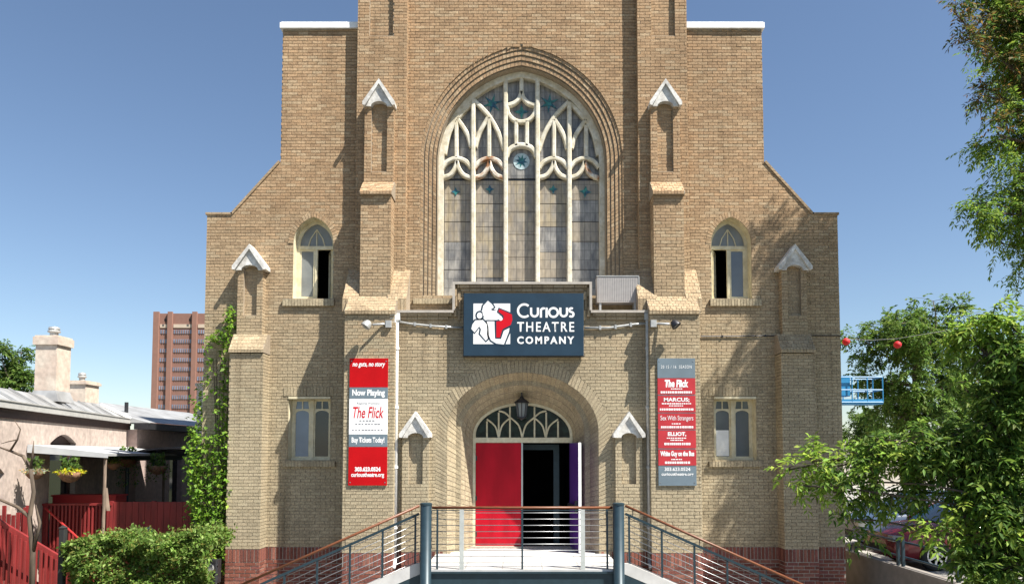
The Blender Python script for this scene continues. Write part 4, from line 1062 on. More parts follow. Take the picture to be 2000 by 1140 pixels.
wire = [(x, -0.03 - 0.005*abs(math.sin(x*3)), zz(656, -0.03) + 0.01*math.sin(x*1.3)) for x in np.linspace(xx(1368, 656, 0), xc + 0.0, 14)]
wr = thing('wall_cable', wire[0], 'thin dark cable strung across the right wing below the pointed window', 'cable')
child('cable_run', 'dark_metal', wr, lambda q: q.tube(wire, 0.012, 6))
for i in (2, 6, 10): child('cable_clip', 'dark_metal', wr, lambda q: q.box(wire[i][0] - 0.015, wire[i][0] + 0.015, -0.05, -0.005, wire[i][2] - 0.02, wire[i][2] + 0.02))
ew = [(xc + 0.03, 0.1, zz(y, 0)) for y in (555, 600, 650)] + [(xc + 0.05, 0.1, zz(680, 0))]
ewt = thing('service_cable', ew[0], 'dark service cable hanging down the right edge of the theatre', 'cable')
child('cable_run', 'dark_metal', ewt, lambda q: q.tube(ew, 0.012, 6))
def flood(label, px, py, s, m):
    yl = YB - 0.24; c = Vector((xx(px, py, yl), yl, zz(py, yl)))
    Fl = thing('floodlight', tuple(c), label, 'floodlight', 'floodlights over the banners')
    wall_p = Vector((xx(px + s*42, py + 2, YB - 0.03), YB - 0.03, zz(py, YB - 0.03)))
    child('arm', 'grey_metal', Fl, lambda q: q.tube([wall_p, wall_p + Vector((-s*0.12, -0.02, 0)), c + Vector((s*0.10, 0.05, 0.0))], 0.024, 8), True)
    child('junction_box', 'grey_metal', Fl, lambda q: q.bbox(wall_p.x - 0.06, wall_p.x + 0.06, wall_p.y - 0.05, YB - 0.012, wall_p.z - 0.07, wall_p.z + 0.07))
    h = MB(); ax = Vector((-s*0.55, -0.25, -0.80)).normalized(); q = ax.to_track_quat('Z', 'Y')
    pr = [(r_*0.8, h_*0.8) for r_, h_ in [(0.035, -0.10), (0.07, -0.085), (0.105, -0.02), (0.125, 0.07), (0.125, 0.085), (0.10, 0.085), (0.09, 0.05)]]
    b = MB(); b.lathe(pr, (0, 0, 0), 20)
    b.v = [tuple(c + q @ Vector(v)) for v in b.v]
    b.build('lamp_head', m, Fl, True)
    b = MB(); b.lathe([(0.075, 0.044), (0.075, 0.048)], (0, 0, 0), 20); b.v = [tuple(c + q @ Vector(v)) for v in b.v]; b.build('lens', 'fog_glass', Fl)
flood('round grey floodlight on an arm above the red banner', 717, 633, 1, 'grey_metal')
flood('dark grey floodlight on a conduit above the slate banner', 1318, 632, -1, 'dark_metal')
jb = CP(768, 620, YB + 0.06)
J = thing('junction_box', jb, 'small white junction box at the top of the white downpipe', 'junction box')
child('box_body', 'white_metal', J, lambda q: q.bbox(jb[0] - 0.05, jb[0] + 0.05, jb[1] - 0.06, jb[1] + 0.06, jb[2] - 0.10, jb[2] + 0.10))
child('box_lid', 'white_metal', J, lambda q: q.box(jb[0] - 0.055, jb[0] + 0.055, jb[1] - 0.07, jb[1] - 0.061, jb[2] - 0.105, jb[2] + 0.105))
yv = -0.45
v0, v1, vz0, vz1 = xx(1166, 565, yv), xx(1247, 565, yv), zz(590, yv), zz(540, yv)
V = thing('vent_box', ((v0 + v1)/2, yv, vz0), 'pale grey ribbed metal vent box on the porch roof beside the great window', 'vent')
child('vent_case', 'vent_grey', V, lambda q: q.bbox(v0, v1, yv, yv + 0.30, vz0, vz1, 0.01))
child('vent_frame', 'grey_metal', V, lambda q: (q.box(v0 - 0.01, v1 + 0.01, yv - 0.012, yv + 0.01, vz1 + 0.001, vz1 + 0.02), q.box(v1 + 0.001, v1 + 0.02, yv - 0.012, yv + 0.01, vz0, vz1)))
for i in range(22):
    u = v0 + 0.04 + (v1 - v0 - 0.08)*i/21
    child('vent_rib', 'vent_grey', V, lambda q: q.box(u - 0.007, u + 0.007, yv - 0.007, yv - 0.001, vz0 + 0.03, vz1 - 0.03))
for a in (v0 + 0.05, v1 - 0.09): child('vent_leg', 'grey_metal', V, lambda q: q.box(a, a + 0.04, yv + 0.02, yv + 0.28, zp0 + 0.066, vz0 - 0.001))
# hanging lantern in the arch
yln = -0.2; lc = Vector((xx(1019, 790, yln), yln, zz(795, yln)))
ztop = zz(752, yln) 
Ln = thing('hanging_lantern', tuple(lc), 'dark bronze hanging lantern in front of the fanlight over the door', 'lantern')
child('stem', 'dark_metal', Ln, lambda q: (q.tube([lc + Vector((0, 0, 0.2)), (lc.x, lc.y, ztop + 0.02)], 0.012, 8), q.lathe([(0.075, ztop - 0.02), (0.075, ztop), (0.05, ztop + 0.02)], (lc.x, lc.y, 0), 16)))
child('lantern_roof', 'dark_metal', Ln, lambda q: q.lathe([(0.165, 0.09), (0.16, 0.11), (0.10, 0.16), (0.05, 0.19), (0.03, 0.23), (0.012, 0.25)], tuple(lc), 16), True)
child('lantern_glass', 'fog_glass', Ln, lambda q: q.lathe([(0.085, -0.20), (0.12, 0.088)], tuple(lc), 8))
for i in range(8):
    a = 2*math.pi*i/8
    child('lantern_bar', 'dark_metal', Ln, lambda q: q.beam(lc + Vector((0.09*math.cos(a), 0.09*math.sin(a), -0.2)), lc + Vector((0.128*math.cos(a), 0.128*math.sin(a), 0.09)), 0.018, 0.018))
child('lantern_base', 'dark_metal', Ln, lambda q: q.lathe([(0.02, -0.27), (0.05, -0.24), (0.10, -0.225), (0.10, -0.2)], tuple(lc), 16))
# ------------------------------------------------------------------ foliage tools
def unit(a): return a/np.maximum(np.linalg.norm(a, axis=-1, keepdims=True), 1e-9)
def leaves(name, C, Dr, L, Wd, pal, parent, m='leaf', fold=0.25, kind=None):
    # C leaf bases, Dr directions, L lengths, Wd widths -> folded blades (4 triangles each)
    C = np.asarray(C, float); n = len(C); Dr = unit(np.asarray(Dr, float))
    L = np.broadcast_to(np.asarray(L, float), (n,))[:, None]; Wd = np.broadcast_to(np.asarray(Wd, float), (n,))[:, None]
    up = unit(NR.normal(size=(n, 3))*0.55 + np.array([0, -0.15, 1.0]))
    S = unit(np.cross(Dr, up)); Nn = unit(np.cross(S, Dr))
    b = C; t = C + Dr*L - np.array([0, 0, 1])*L*0.12
    mid = C + Dr*L*0.48
    l = mid + S*Wd*0.5 + Nn*Wd*fold; r = mid - S*Wd*0.5 + Nn*Wd*fold
    q = np.stack([b, l, mid, r, t], 1)
    o = org(parent); V = (q.reshape(-1, 3) - np.array(o)).astype(np.float32)
    base = (np.arange(n)*5)[:, None]
    tri = np.concatenate([base + np.array([[0, 1, 2]]), base + np.array([[0, 2, 3]]), base + np.array([[2, 1, 4]]), base + np.array([[3, 2, 4]])], 1).reshape(-1, 3)
    me = bpy.data.meshes.new(name); me.vertices.add(len(V)); me.vertices.foreach_set('co', V.ravel())
    nt = len(tri); me.loops.add(nt*3); me.polygons.add(nt)
    me.loops.foreach_set('vertex_index', tri.astype(np.int32).ravel())
    me.polygons.foreach_set('loop_start', np.arange(0, nt*3, 3, dtype=np.int32))
    me.update(calc_edges=True); me.validate()
    pal = np.array(pal); ci = pal[NR.randint(0, len(pal), n)]*NR.uniform(0.95, 1.95, (n, 1))
    cc = np.concatenate([np.repeat(ci, 5, axis=0), np.ones((n*5, 1))], 1).astype(np.float32)
    a = me.color_attributes.new('Col', 'FLOAT_COLOR', 'POINT'); a.data.foreach_set('color', cc.ravel())
    ob = link(name, me, m, parent)
    if kind: ob['kind'] = kind
    return ob
GRN = [(0.100, 0.180, 0.026), (0.075, 0.145, 0.022), (0.135, 0.210, 0.032), (0.060, 0.120, 0.022), (0.155, 0.230, 0.042)]
DGRN = [(0.062, 0.115, 0.022), (0.050, 0.095, 0.022), (0.085, 0.140, 0.026), (0.105, 0.150, 0.032)]
YGRN = [(0.125, 0.165, 0.030), (0.090, 0.140, 0.026), (0.150, 0.160, 0.030), (0.165, 0.120, 0.026)]
BRN = [(0.150, 0.085, 0.025), (0.110, 0.090, 0.025), (0.060, 0.060, 0.020), (0.16, 0.11, 0.03), (0.045, 0.055, 0.020)]
def pinnate(P, Dd, ln_, pairs, leafL, leafW):
    # compound leaves: arrays of leaf bases and directions
    P = np.asarray(P); Dd = unit(np.asarray(Dd)); n = len(P)
    sd = unit(np.cross(Dd, np.array([0, 0, 1.0]) + NR.normal(size=(n, 3))*0.35))
    C = []; Q = []
    for k in range(pairs):
        t = (k + 0.8)/pairs
        bend = np.array([0, 0, -1.0])*(t*t*0.35*ln_)
        pos = P + Dd*(ln_*t) + bend
        for sg in (-1, 1):
            C.append(pos); Q.append(Dd*0.55 + sg*sd + np.array([0, 0, -0.35]) + NR.normal(size=(n, 3))*0.18)
    C.append(P + Dd*ln_ + np.array([0, 0, -0.35])*ln_); Q.append(Dd + np.array([0, 0, -0.6]))
    C = np.concatenate(C); Q = np.concatenate(Q); m = len(C)
    return C, Q, leafL*NR.uniform(0.75, 1.2, m), leafW*NR.uniform(0.8, 1.15, m)
def limb(q, a, b, r0, r1, sag=0.12, n=6):
    a, b = Vector(a), Vector(b); L = (b - a).length
    off = Vector((R.uniform(-1, 1), R.uniform(-1, 1), R.uniform(0.2, 1)))*L*sag
    pts = [a.lerp(b, i/n) + off*math.sin(math.pi*i/n) + Vector((R.uniform(-1, 1), R.uniform(-1, 1), R.uniform(-1, 1)))*L*0.012 for i in range(n+1)]
    q.tube(pts, [r0 + (r1 - r0)*i/n for i in range(n+1)], 7)
    return pts
def tree(name, base, h_trunk, r, clumps, label, cat='tree', group=None, pal=GRN, spray=(0.32, 5, 0.085, 0.032), lean=(0, 0), simple=False, bark='bark', pals=None, up=0.15):
    Tt = thing(name, base, label, cat, group)
    base = Vector(base); top = base + Vector((lean[0], lean[1], h_trunk))
    q = MB(); tp = limb(q, base - Vector((0, 0, 0.1)), top, r, r*0.6, 0.03, 8)
    CC, QQ, LL, WW = [], [], [], []; groups = {}
    for ci, c in enumerate(clumps):
        cpt = Vector(c[:3]); cr = c[3]; ns = c[4]; pk = c[5] if len(c) > 5 else 0
        st = min(tp, key=lambda p: (p - cpt).length + max(0, p.z - cpt.z + 0.3)*1.5) if not simple else top
        t_ = limb(q, st, cpt, r*0.30*min(1, cr + 0.3), 0.012, 0.10)
        n = ns
        # twigs radiate from the clump's own limb; sprays sit along the twigs
        nt_ = max(4, n//9)
        tw = unit(NR.normal(size=(nt_, 3)) + np.array([0, 0, up]))
        tl_ = cr*NR.uniform(0.45, 1.0, (nt_, 1))
        orig = np.array([list(t_[R.choice((4, 5, 6, 6))]) for _ in range(nt_)])
        ends = orig + tw*tl_ + np.array([0, 0, -0.12])*tl_*tl_
        for a, b in zip(orig, ends):
            q.tube([a, (a + b)/2 + np.array([0, 0, 0.04*cr]), b], [0.010, 0.007, 0.003], 4)
        k = NR.randint(0, nt_, n); f = NR.uniform(0.25, 1.0, (n, 1))
        P = orig[k]*(1 - f) + ends[k]*f + NR.normal(size=(n, 3))*0.05
        dd = tw[k]*0.5 + unit(NR.normal(size=(n, 3)))*0.8 + np.array([0, 0, -0.15])
        C, Q, L_, W_ = pinnate(P, dd, spray[0]*NR.uniform(0.7, 1.2, (n, 1)), spray[1], spray[2], spray[3])
        groups.setdefault(pk, []).append((C, Q, L_, W_))
    child_ = q.build('trunk', bark, Tt, True)
    for pk, lst in groups.items():
        leaves('crown', np.concatenate([g[0] for g in lst]), np.concatenate([g[1] for g in lst]), np.concatenate([g[2] for g in lst]), np.concatenate([g[3] for g in lst]), (pals or {0: pal}).get(pk, pal), Tt)
    return Tt
def bush_leaves(name, pts, nrm, size, pal, parent):
    n = len(pts)
    d = unit(np.asarray(nrm)*0.8 + NR.normal(size=(n, 3))*0.75)
    return leaves(name, pts, d, size*NR.uniform(0.7, 1.3, n), size*0.62*NR.uniform(0.8, 1.2, n), pal, parent, fold=0.18)

# ------------------------------------------------------------------ pink stucco house
HA = Vector((-10.7, -0.5)); hd = Vector((-0.196, 0.9806)).normalized(); hn = Vector((hd.y, -hd.x))
def hp(s, n, z): p = HA + hd*s + hn*n; return (p.x, p.y, z)
H = thing('stucco_house', hp(2, -2, 0), 'low pink stucco house with pale metal roof edge left of the theatre', 'house')
def hbox(q, s0, s1, n0, n1, z0, z1):
    vs = [hp(s, n, z) for s in (s0, s1) for n in (n0, n1) for z in (z0, z1)]
    q.add(vs, [(0, 1, 3, 2), (4, 6, 7, 5), (0, 4, 5, 1), (2, 3, 7, 6), (0, 2, 6, 4), (1, 5, 7, 3)])
zwT = 3.97; SE = 8.3
def arch_hole(s0, s1, z0, zt, rise=0.22, n=8):
    return [(s0, z0)] + [(s0 + (s1-s0)*i/n, zt - rise + rise*math.sin(math.pi*i/n)) for i in range(n+1)] + [(s1, z0)]
ops = [(2.5, 4.15, 0.9, 3.57), (-0.9, 0.2, 1.0, 2.9)]
def hwall(q, s0, s1, n0, z0, z1, ops):
    b = MB(); b.plate(rect(s0, s1, z0, z1), 0.0, 0.25, [arch_hole(*o) for o in ops])
    q.add([hp(v[0], n0 - v[1], v[2]) for v in b.v], b.f)
child('wall', 'stucco', H, lambda q: hwall(q, -4, SE, 0, 0, zwT, ops))
child('wall', 'stucco', H, lambda q: hbox(q, -4, SE, -6, -0.25, 0, zwT - 0.02))
for o in ops:
    Wn = child('arched_window', 'brown_frame', H, lambda q: (hbox(q, o[0], o[1], -0.2, -0.14, o[3] - 0.34, o[3] - 0.02), hbox(q, o[0], o[0] + 0.09, -0.2, -0.12, o[2], o[3] - 0.35), hbox(q, o[1] - 0.09, o[1], -0.2, -0.12, o[2], o[3] - 0.35)))
    child('pane', 'dark_glass', Wn, lambda q: hbox(q, o[0] + 0.09, o[1] - 0.09, -0.2, -0.17, o[2], o[3] - 0.36))
child('soffit', 'brown_frame', H, lambda q: (hbox(q, -4, SE + 0.3, -0.2, 0.05, zwT, zwT + 0.08), hbox(q, -4, SE + 0.28, 0.005, 0.03, zwT - 0.14, zwT - 0.001)))
child('gutter', 'gutter', H, lambda q: (hbox(q, -4, SE + 0.3, 0.05, 0.13, zwT + 0.06, zwT + 0.20), hbox(q, -4, SE + 0.32, 0.04, 0.15, zwT + 0.20, zwT + 0.225)))
def roofq(q):
    q.add([hp(-4, 0.06, zwT + 0.18), hp(SE - 0.1, 0.06, zwT + 0.18), hp(SE - 0.5, -0.6, zwT + 0.58), hp(-4, -0.6, zwT + 0.58), hp(-4, -6, zwT + 0.62), hp(SE - 0.5, -6, zwT + 0.62), hp(-4, 0.06, zwT + 0.1), hp(SE - 0.1, 0.06, zwT + 0.1), hp(SE - 0.1, -6, zwT + 0.1)], [(0, 1, 2, 3), (3, 2, 5, 4), (0, 6, 7, 1), (1, 7, 8, 5, 2)])
child('roof', 'roof_metal', H, roofq)
for k in range(12):
    s = -3.6 + k*1.05
    if s < SE - 0.6:
        child('roof_seam', 'roof_metal', H, lambda q: q.beam(hp(s, 0.1, zwT + 0.20), hp(s, -0.58, zwT + 0.60), 0.03, 0.035))
child('roof_end', 'white_metal', H, lambda q: q.beam(hp(SE - 0.1, 0.14, zwT + 0.22), hp(SE - 0.48, -0.62, zwT + 0.63), 0.10, 0.08))
# rear wing, lower and in the theatre's shade
def rp(s, n, z): return (-12.05 + 0.02*s + n, 7.75 + s, z)
def rbox(q, s0, s1, n0, n1, z0, z1):
    vs = [rp(s, n, z) for s in (s0, s1) for n in (n0, n1) for z in (z0, z1)]
    q.add(vs, [(0, 1, 3, 2), (4, 6, 7, 5), (0, 4, 5, 1), (2, 3, 7, 6), (0, 2, 6, 4), (1, 5, 7, 3)])
def rwall(q, ops):
    b = MB(); b.plate(rect(0, 9, 0, 3.85), 0, 0.25, [arch_hole(*o) for o in ops]); q.add([rp(v[0], -v[1], v[2]) for v in b.v], b.f)
ro = [(2.2, 3.1, 0.9, 3.3), (4.6, 5.5, 0.9, 3.3)]
child('rear_wing', 'stucco_shaded', H, lambda q: (rwall(q, ro), rbox(q, 0, 9, -4, -0.25, 0, 3.84)))
for o in ro: child('arched_window', 'dark_glass', H, lambda q: rbox(q, o[0], o[1], -0.22, -0.17, o[2], o[3]))
child('gutter', 'dark_metal', H, lambda q: rbox(q, -0.2, 9, 0.0, 0.45, 3.85, 4.05))
child('rear_roof', 'roof_metal', H, lambda q: q.add([rp(-0.2, 0.45, 4.06), rp(9, 0.45, 4.06), rp(9, -2.5, 4.85), rp(-0.2, -2.5, 4.85), rp(-0.2, -2.5, 4.05), rp(-0.2, 0.45, 4.05)], [(0, 1, 2, 3), (0, 3, 4, 5)]))
child('vent_pipe', 'dark_metal', H, lambda q: q.tube([rp(1.2, -1.0, 4.3), rp(1.2, -1.0, 4.78)], 0.06, 10))
child('roof_parapet', 'beige_wall', H, lambda q: (q.box(-10.95, -10.2, 9.5, 12.5, 3.2, 5.35), q.box(-11.0, -10.15, 9.45, 12.55, 5.351, 5.46)))
# chimneys
def chim(cx_, cy_, w_, d_, z0, z1, cap, pipe_):
    C_ = child('chimney', 'chimney_stucco', H, lambda q: q.box(cx_ - w_/2, cx_ + w_/2, cy_ - d_/2, cy_ + d_/2, z0, z1))
    child('chimney_crown', 'chimney_stucco', C_, lambda q: (q.box(cx_ - w_/2 - 0.05, cx_ + w_/2 + 0.05, cy_ - d_/2 - 0.05, cy_ + d_/2 + 0.05, z1 + 0.001, z1 + cap), q.box(cx_ - w_/2 - 0.02, cx_ + w_/2 + 0.02, cy_ - d_/2 - 0.02, cy_ + d_/2 + 0.02, z1 + cap, z1 + cap + 0.04)))
    child('flashing', 'roof_metal', C_, lambda q: q.add([(cx_ - w_/2 - 0.14, cy_ - d_/2 - 0.1, z0), (cx_ + w_/2 + 0.14, cy_ - d_/2 - 0.1, z0), (cx_ + w_/2 + 0.01, cy_ - d_/2 - 0.01, z0 + 0.28), (cx_ - w_/2 - 0.01, cy_ - d_/2 - 0.01, z0 + 0.28), (cx_ + w_/2 + 0.14, cy_ + d_/2, z0), (cx_ + w_/2 + 0.01, cy_ + d_/2, z0 + 0.28), (cx_ - w_/2 - 0.14, cy_ + d_/2, z0), (cx_ - w_/2 - 0.01, cy_ + d_/2, z0 + 0.28)], [(0, 1, 2, 3), (1, 4, 5, 2), (0, 3, 7, 6)]))
    zt = z1 + cap + 0.04
    child('flue_cowl', 'grey_metal', C_, lambda q: q.lathe([(pipe_, zt), (pipe_, zt + 0.10), (pipe_*1.5, zt + 0.12), (pipe_*1.5, zt + 0.15), (pipe_*1.15, zt + 0.18), (pipe_*1.4, zt + 0.20), (pipe_*1.2, zt + 0.25), (0.02, zt + 0.27)], (cx_, cy_, 0), 18))
yq = 3.3
chim(xx(104, 700, yq), yq, 0.54, 0.60, 4.40, zz(676, yq), 0.20, 0.10)
yq = 6.2
chim(xx(160, 750, yq), yq, 0.62, 0.7, 4.3, zz(752, yq), 0.07, 0.08)
# awning on the house wall
A = thing('porch_awning', hp(1.2, 0, 3.0), 'pale grey flat awning over the red deck beside the pink wall', 'awning')
child('canopy', 'awning', A, lambda q: (q.add([hp(1.2, 0.02, 3.30), hp(8.4, 0.02, 3.30), hp(8.4, 1.65, 3.10), hp(1.2, 1.65, 3.10), hp(1.2, 0.02, 3.24), hp(8.4, 0.02, 3.24), hp(8.4, 1.65, 3.04), hp(1.2, 1.65, 3.04)], [(0, 1, 2, 3), (7, 6, 5, 4), (0, 3, 7, 4), (1, 5, 6, 2), (3, 2, 6, 7), (0, 4, 5, 1)])))
child('valance', 'awning', A, lambda q: q.add([hp(1.19, 0.02, 3.24), hp(1.19, 1.66, 3.06), hp(1.19, 1.66, 3.0), hp(1.19, 0.02, 3.12), hp(1.21, 0.02, 3.24), hp(1.21, 1.66, 3.06), hp(1.21, 1.66, 3.0), hp(1.21, 0.02, 3.12)], [(0, 1, 2, 3), (7, 6, 5, 4), (3, 2, 6, 7), (1, 5, 6, 2)]))
for s in (1.3, 6.4): child('awning_post', 'pale_bark', A, lambda q: q.tube([hp(s, 1.58, 0.0), hp(s, 1.58, 3.04)], 0.034, 10))
# second, darker round-topped canopy over the way in
A2 = thing('door_canopy', rp(1, 0, 2.9), 'dark curved canopy above the shaded door behind the awning', 'awning')
def cano(q):
    n = 10; a = []; b = []
    for i in range(n+1):
        t = math.pi*i/n; u = -1.35*math.cos(t); z = 2.95 + 0.32*math.sin(t)
        a.append((-9.4 + u, 4.4, z)); b.append((-9.4 + u, 8.0, z))
    q.loft(a, b); q.loft([(p[0], p[1], p[2] - 0.05) for p in a], [(p[0], p[1], p[2] - 0.05) for p in b]); q.loft(a, [(p[0], p[1], p[2] - 0.05) for p in a])
child('canopy', 'dark_metal', A2, cano)
for x in (-10.7, -8.1): child('canopy_post', 'teal_steel', A2, lambda q: q.tube([(x, 4.6, 0.0), (x, 4.6, 2.93)], 0.05, 8))
# red deck with railing
DK = thing('timber_deck', (-9.5, 3.5, 0), 'raised red timber deck under the awning', 'deck')
for i in range(9): child('deck_board', 'fence_red', DK, lambda q: q.box(-11.4, -7.6, 1.75 + i*0.5, 2.24 + i*0.5, 0.80, 0.86))
child('deck_skirt', 'fence_red', DK, lambda q: q.box(-11.4, -7.6, 1.78, 1.84, 0.0, 0.79))
yd = 1.68
RL = thing('picket_railing', (-9.6, yd, 0.8), 'red picket railing along the front of the timber deck', 'railing')
zr = zz(986, yd)
xa, xb = xx(90, 1000, yd), xx(216, 1000, yd); xe = xx(372, 1000, yd)
child('top_rail', 'fence_red', RL, lambda q: (q.box(xa - 0.05, xb + 0.05, yd - 0.08, yd + 0.06, zr, zr + 0.045), q.box(xa, xb, yd - 0.02, yd + 0.02, zr - 0.09, zr - 0.001)))
child('bottom_rail', 'fence_red', RL, lambda q: q.box(xa, xe, yd - 0.02, yd + 0.02, 0.88, 0.96))
for i in range(17):
    x = xa + 0.06 + (xb - xa - 0.1)*i/16
    child('picket', 'fence_red', RL, lambda q: q.bbox(x - 0.021, x + 0.021, yd - 0.062, yd - 0.021, 0.82, zr - 0.005, 0.004))
for x in (xa - 0.02, xb + 0.03, xx(300, 1000, yd), xe):
    child('rail_post', 'fence_red', RL, lambda q: q.bbox(x - 0.045, x + 0.045, yd - 0.045, yd + 0.045, 0.0, zr - 0.002 if x < xb else zr + 0.10))
for i in range(12):
    u0 = xb + 0.09 + (xe - xb - 0.1)*i/12; u1 = xb + 0.09 + (xe - xb - 0.1)*(i + 1)/12 - 0.008
    child('board', 'fence_red', RL, lambda q: q.box(u0, u1, yd - 0.05, yd - 0.022, 0.82, zr + 0.08 + 0.004*R.random()))
pb = 2.3
PB = thing('planter_box', (xx(160, 975, pb), pb, 1.9), 'bright red box standing on the deck behind the picket railing', 'box')
child('box_body', 'box_red', PB, lambda q: q.bbox(xx(102, 975, pb), xx(226, 975, pb), pb, pb + 0.5, 0.87, zz(969, pb)))
child('box_lid', 'box_red', PB, lambda q: q.bbox(xx(100, 975, pb), xx(228, 975, pb), pb - 0.03, pb + 0.53, zz(969, pb) + 0.001, zz(966, pb)))
LP = thing('timber_plank', (xx(209, 960, 1.5), 1.5, 1.2), 'grey weathered plank leaning against the deck railing', 'plank')
child('plank_body', 'pale_bark', LP, lambda q: q.beam((xx(206, 955, 1.5), 1.5, zz(952, 1.5)), (xx(214, 985, 1.5), 1.45, zz(988, 1.5) - 0.1), 0.02, 0.13, (0, 1, 0)))
# stair railing and gate nearer the street
SR = thing('stair_railing', (-9.6, -1.4, 0), 'red wooden stair railing sloping down to the dark post', 'railing')
y2 = -1.4
P0, P1 = (xx(-60, 1000, y2), zz(985, y2)), (xx(119, 1090, y2), zz(1091, y2))
child('sloping_rail', 'fence_red', SR, lambda q: (q.beam((P0[0], y2, P0[1]), (P1[0], y2, P1[1]), 0.07, 0.10), q.beam((P0[0], y2 + 0.02, P0[1] - 0.75), (P1[0], y2 + 0.02, P1[1] - 0.75), 0.05, 0.09)))
for i in range(18):
    t = (i + 0.5)/18; x = P0[0] + (P1[0]-P0[0])*t; z = P0[1] + (P1[1]-P0[1])*t
    child('picket', 'fence_red', SR, lambda q: q.bbox(x - 0.022, x + 0.022, y2 - 0.075, y2 - 0.036, max(0.0, z - 1.0), z - 0.03, 0.004))
GT = thing('picket_fence', (-9.9, -1.0, 0), 'tall worn red picket fence at the far left edge', 'fence')
y3 = -0.9
for i in range(10):
    x = xx(-30 + i*9.2, 1060, y3); tp_ = zz(R.uniform(986, 1006), y3)
    child('picket', 'fence_red', GT, lambda q: q.bbox(x - 0.036, x + 0.036, y3 - 0.03, y3, 0.0, tp_, 0.004))
child('fence_rail', 'fence_red', GT, lambda q: (q.box(xx(-34, 1060, y3), xx(56, 1060, y3), y3 + 0.001, y3 + 0.04, 1.0, 1.09), q.box(xx(-34, 1060, y3), xx(56, 1060, y3), y3 + 0.001, y3 + 0.04, 0.3, 0.39)))
child('fence_post', 'fence_red', GT, lambda q: q.bbox(xx(46, 1060, y3), xx(57, 1060, y3), y3 - 0.06, y3 + 0.06, 0.0, zz(990, y3)))
y4 = 0.6
HR = thing('handrail', (xx(95, 990, y4), y4, 1.8), 'thin pink-red handrail slanting down from the deck to the hedge', 'handrail')
child('rail', 'box_red', HR, lambda q: q.tube([(xx(92, 988, 1.6), 1.55, zz(992, 1.55)), (xx(168, 1062, y4), y4, zz(1064, y4))], 0.022, 8))
child('rail_foot', 'fence_red', HR, lambda q: q.tube([(xx(168, 1062, y4), y4, zz(1064, y4)), (xx(168, 1062, y4), y4, 0.0)], 0.022, 8))
def bollard(px, pytop, y, wpx, m, label):
    x = xx(px, pytop, y); hwid = xo(wpx/2, pytop, y); zt = zz(pytop, y)
    P = thing('fence_post', (x, y, 0), label, 'post')
    child('post_shaft', m, P, lambda q: q.bbox(x - hwid, x + hwid, y - hwid, y + hwid, 0.0, zt, 0.01))
    child('post_cap', m, P, lambda q: q.add([(x - hwid*1.15, y - hwid*1.15, zt), (x + hwid*1.15, y - hwid*1.15, zt), (x + hwid*1.15, y + hwid*1.15, zt), (x - hwid*1.15, y + hwid*1.15, zt), (x, y, zt + 0.05)], [(0, 1, 4), (1, 2, 4), (2, 3, 4), (3, 0, 4), (0, 3, 2, 1)]))
bollard(123.5, 1030, -2.9, 11, 'rubber', 'dark square post at the left end of the hedge')
bollard(292, 1032, -1.2, 8, 'teal_steel', 'small blue-grey post showing above the middle of the hedge')
# hanging baskets
def basket(label, px, py, y, r, pal, n, zhang, drop=0.0):
    c = Vector((xx(px, py, y), y, zz(py, y)))
    B = thing('hanging_basket', tuple(c), label, 'hanging basket', 'hanging baskets under the awning')
    child('bowl', 'basket', B, lambda q: q.lathe([(0.03, -r*0.75), (r*0.45, -r*0.62), (r*0.72, -r*0.3), (r*0.8, 0.0), (r*0.7, 0.01)], tuple(c), 16), True)
    child('chain', 'dark_metal', B, lambda q: [q.tube([c + Vector((r*0.75*math.cos(a), r*0.75*math.sin(a), 0)), (c.x, c.y, zhang)], 0.006, 5) for a in (0.4, 2.5, 4.6)])
    th = NR.uniform(0, 2*math.pi, n); ph = NR.uniform(0, 1, n)**0.7
    P = np.stack([c.x + r*ph*np.cos(th), c.y + r*ph*np.sin(th), c.z + r*0.35*NR.uniform(-0.3, 1, n)*(1.2 - ph) - drop*NR.uniform(0, 1, n)**2*(ph > 0.5)], 1)
    tag(bush_leaves('blooms', P, P - np.array(c) + np.array([0, 0, 0.05]), 0.06, pal, B), kind='stuff')
    m_ = n//3; th = NR.uniform(0, 2*math.pi, m_)
    P = np.stack([c.x + r*0.5*np.cos(th), c.y + r*0.5*np.sin(th), c.z + r*NR.uniform(0.1, 1.1, m_)], 1)
    bush_leaves('stems', P, np.tile([0, 0, 1.0], (m_, 1)), 0.10, DGRN, B)
YEL = [(0.42, 0.36, 0.02), (0.50, 0.42, 0.03), (0.30, 0.33, 0.02), (0.22, 0.26, 0.03)]
basket('hanging basket full of yellow flowers under the awning edge', 137, 922, 0.78, 0.30, YEL, 420, 3.06)
basket('hanging basket of pale trailing plants near the bare branches', 68, 920, 0.2, 0.24, [(0.30, 0.32, 0.28), (0.16, 0.2, 0.1), (0.35, 0.25, 0.12)], 260, 3.05)
basket('small hanging basket of light green leaves right of the awning post', 222, 905, 2.4, 0.20, YGRN, 260, 3.1)
basket('hanging basket with long green trailers below the curved canopy', 250, 897, 4.3, 0.28, [(0.05, 0.13, 0.05), (0.06, 0.16, 0.08), (0.14, 0.2, 0.04)], 420, 3.2, 0.75)
basket('shaded hanging basket of dark green leaves at the right under the curved canopy', 308, 910, 4.3, 0.30, DGRN, 380, 3.25, 0.4)
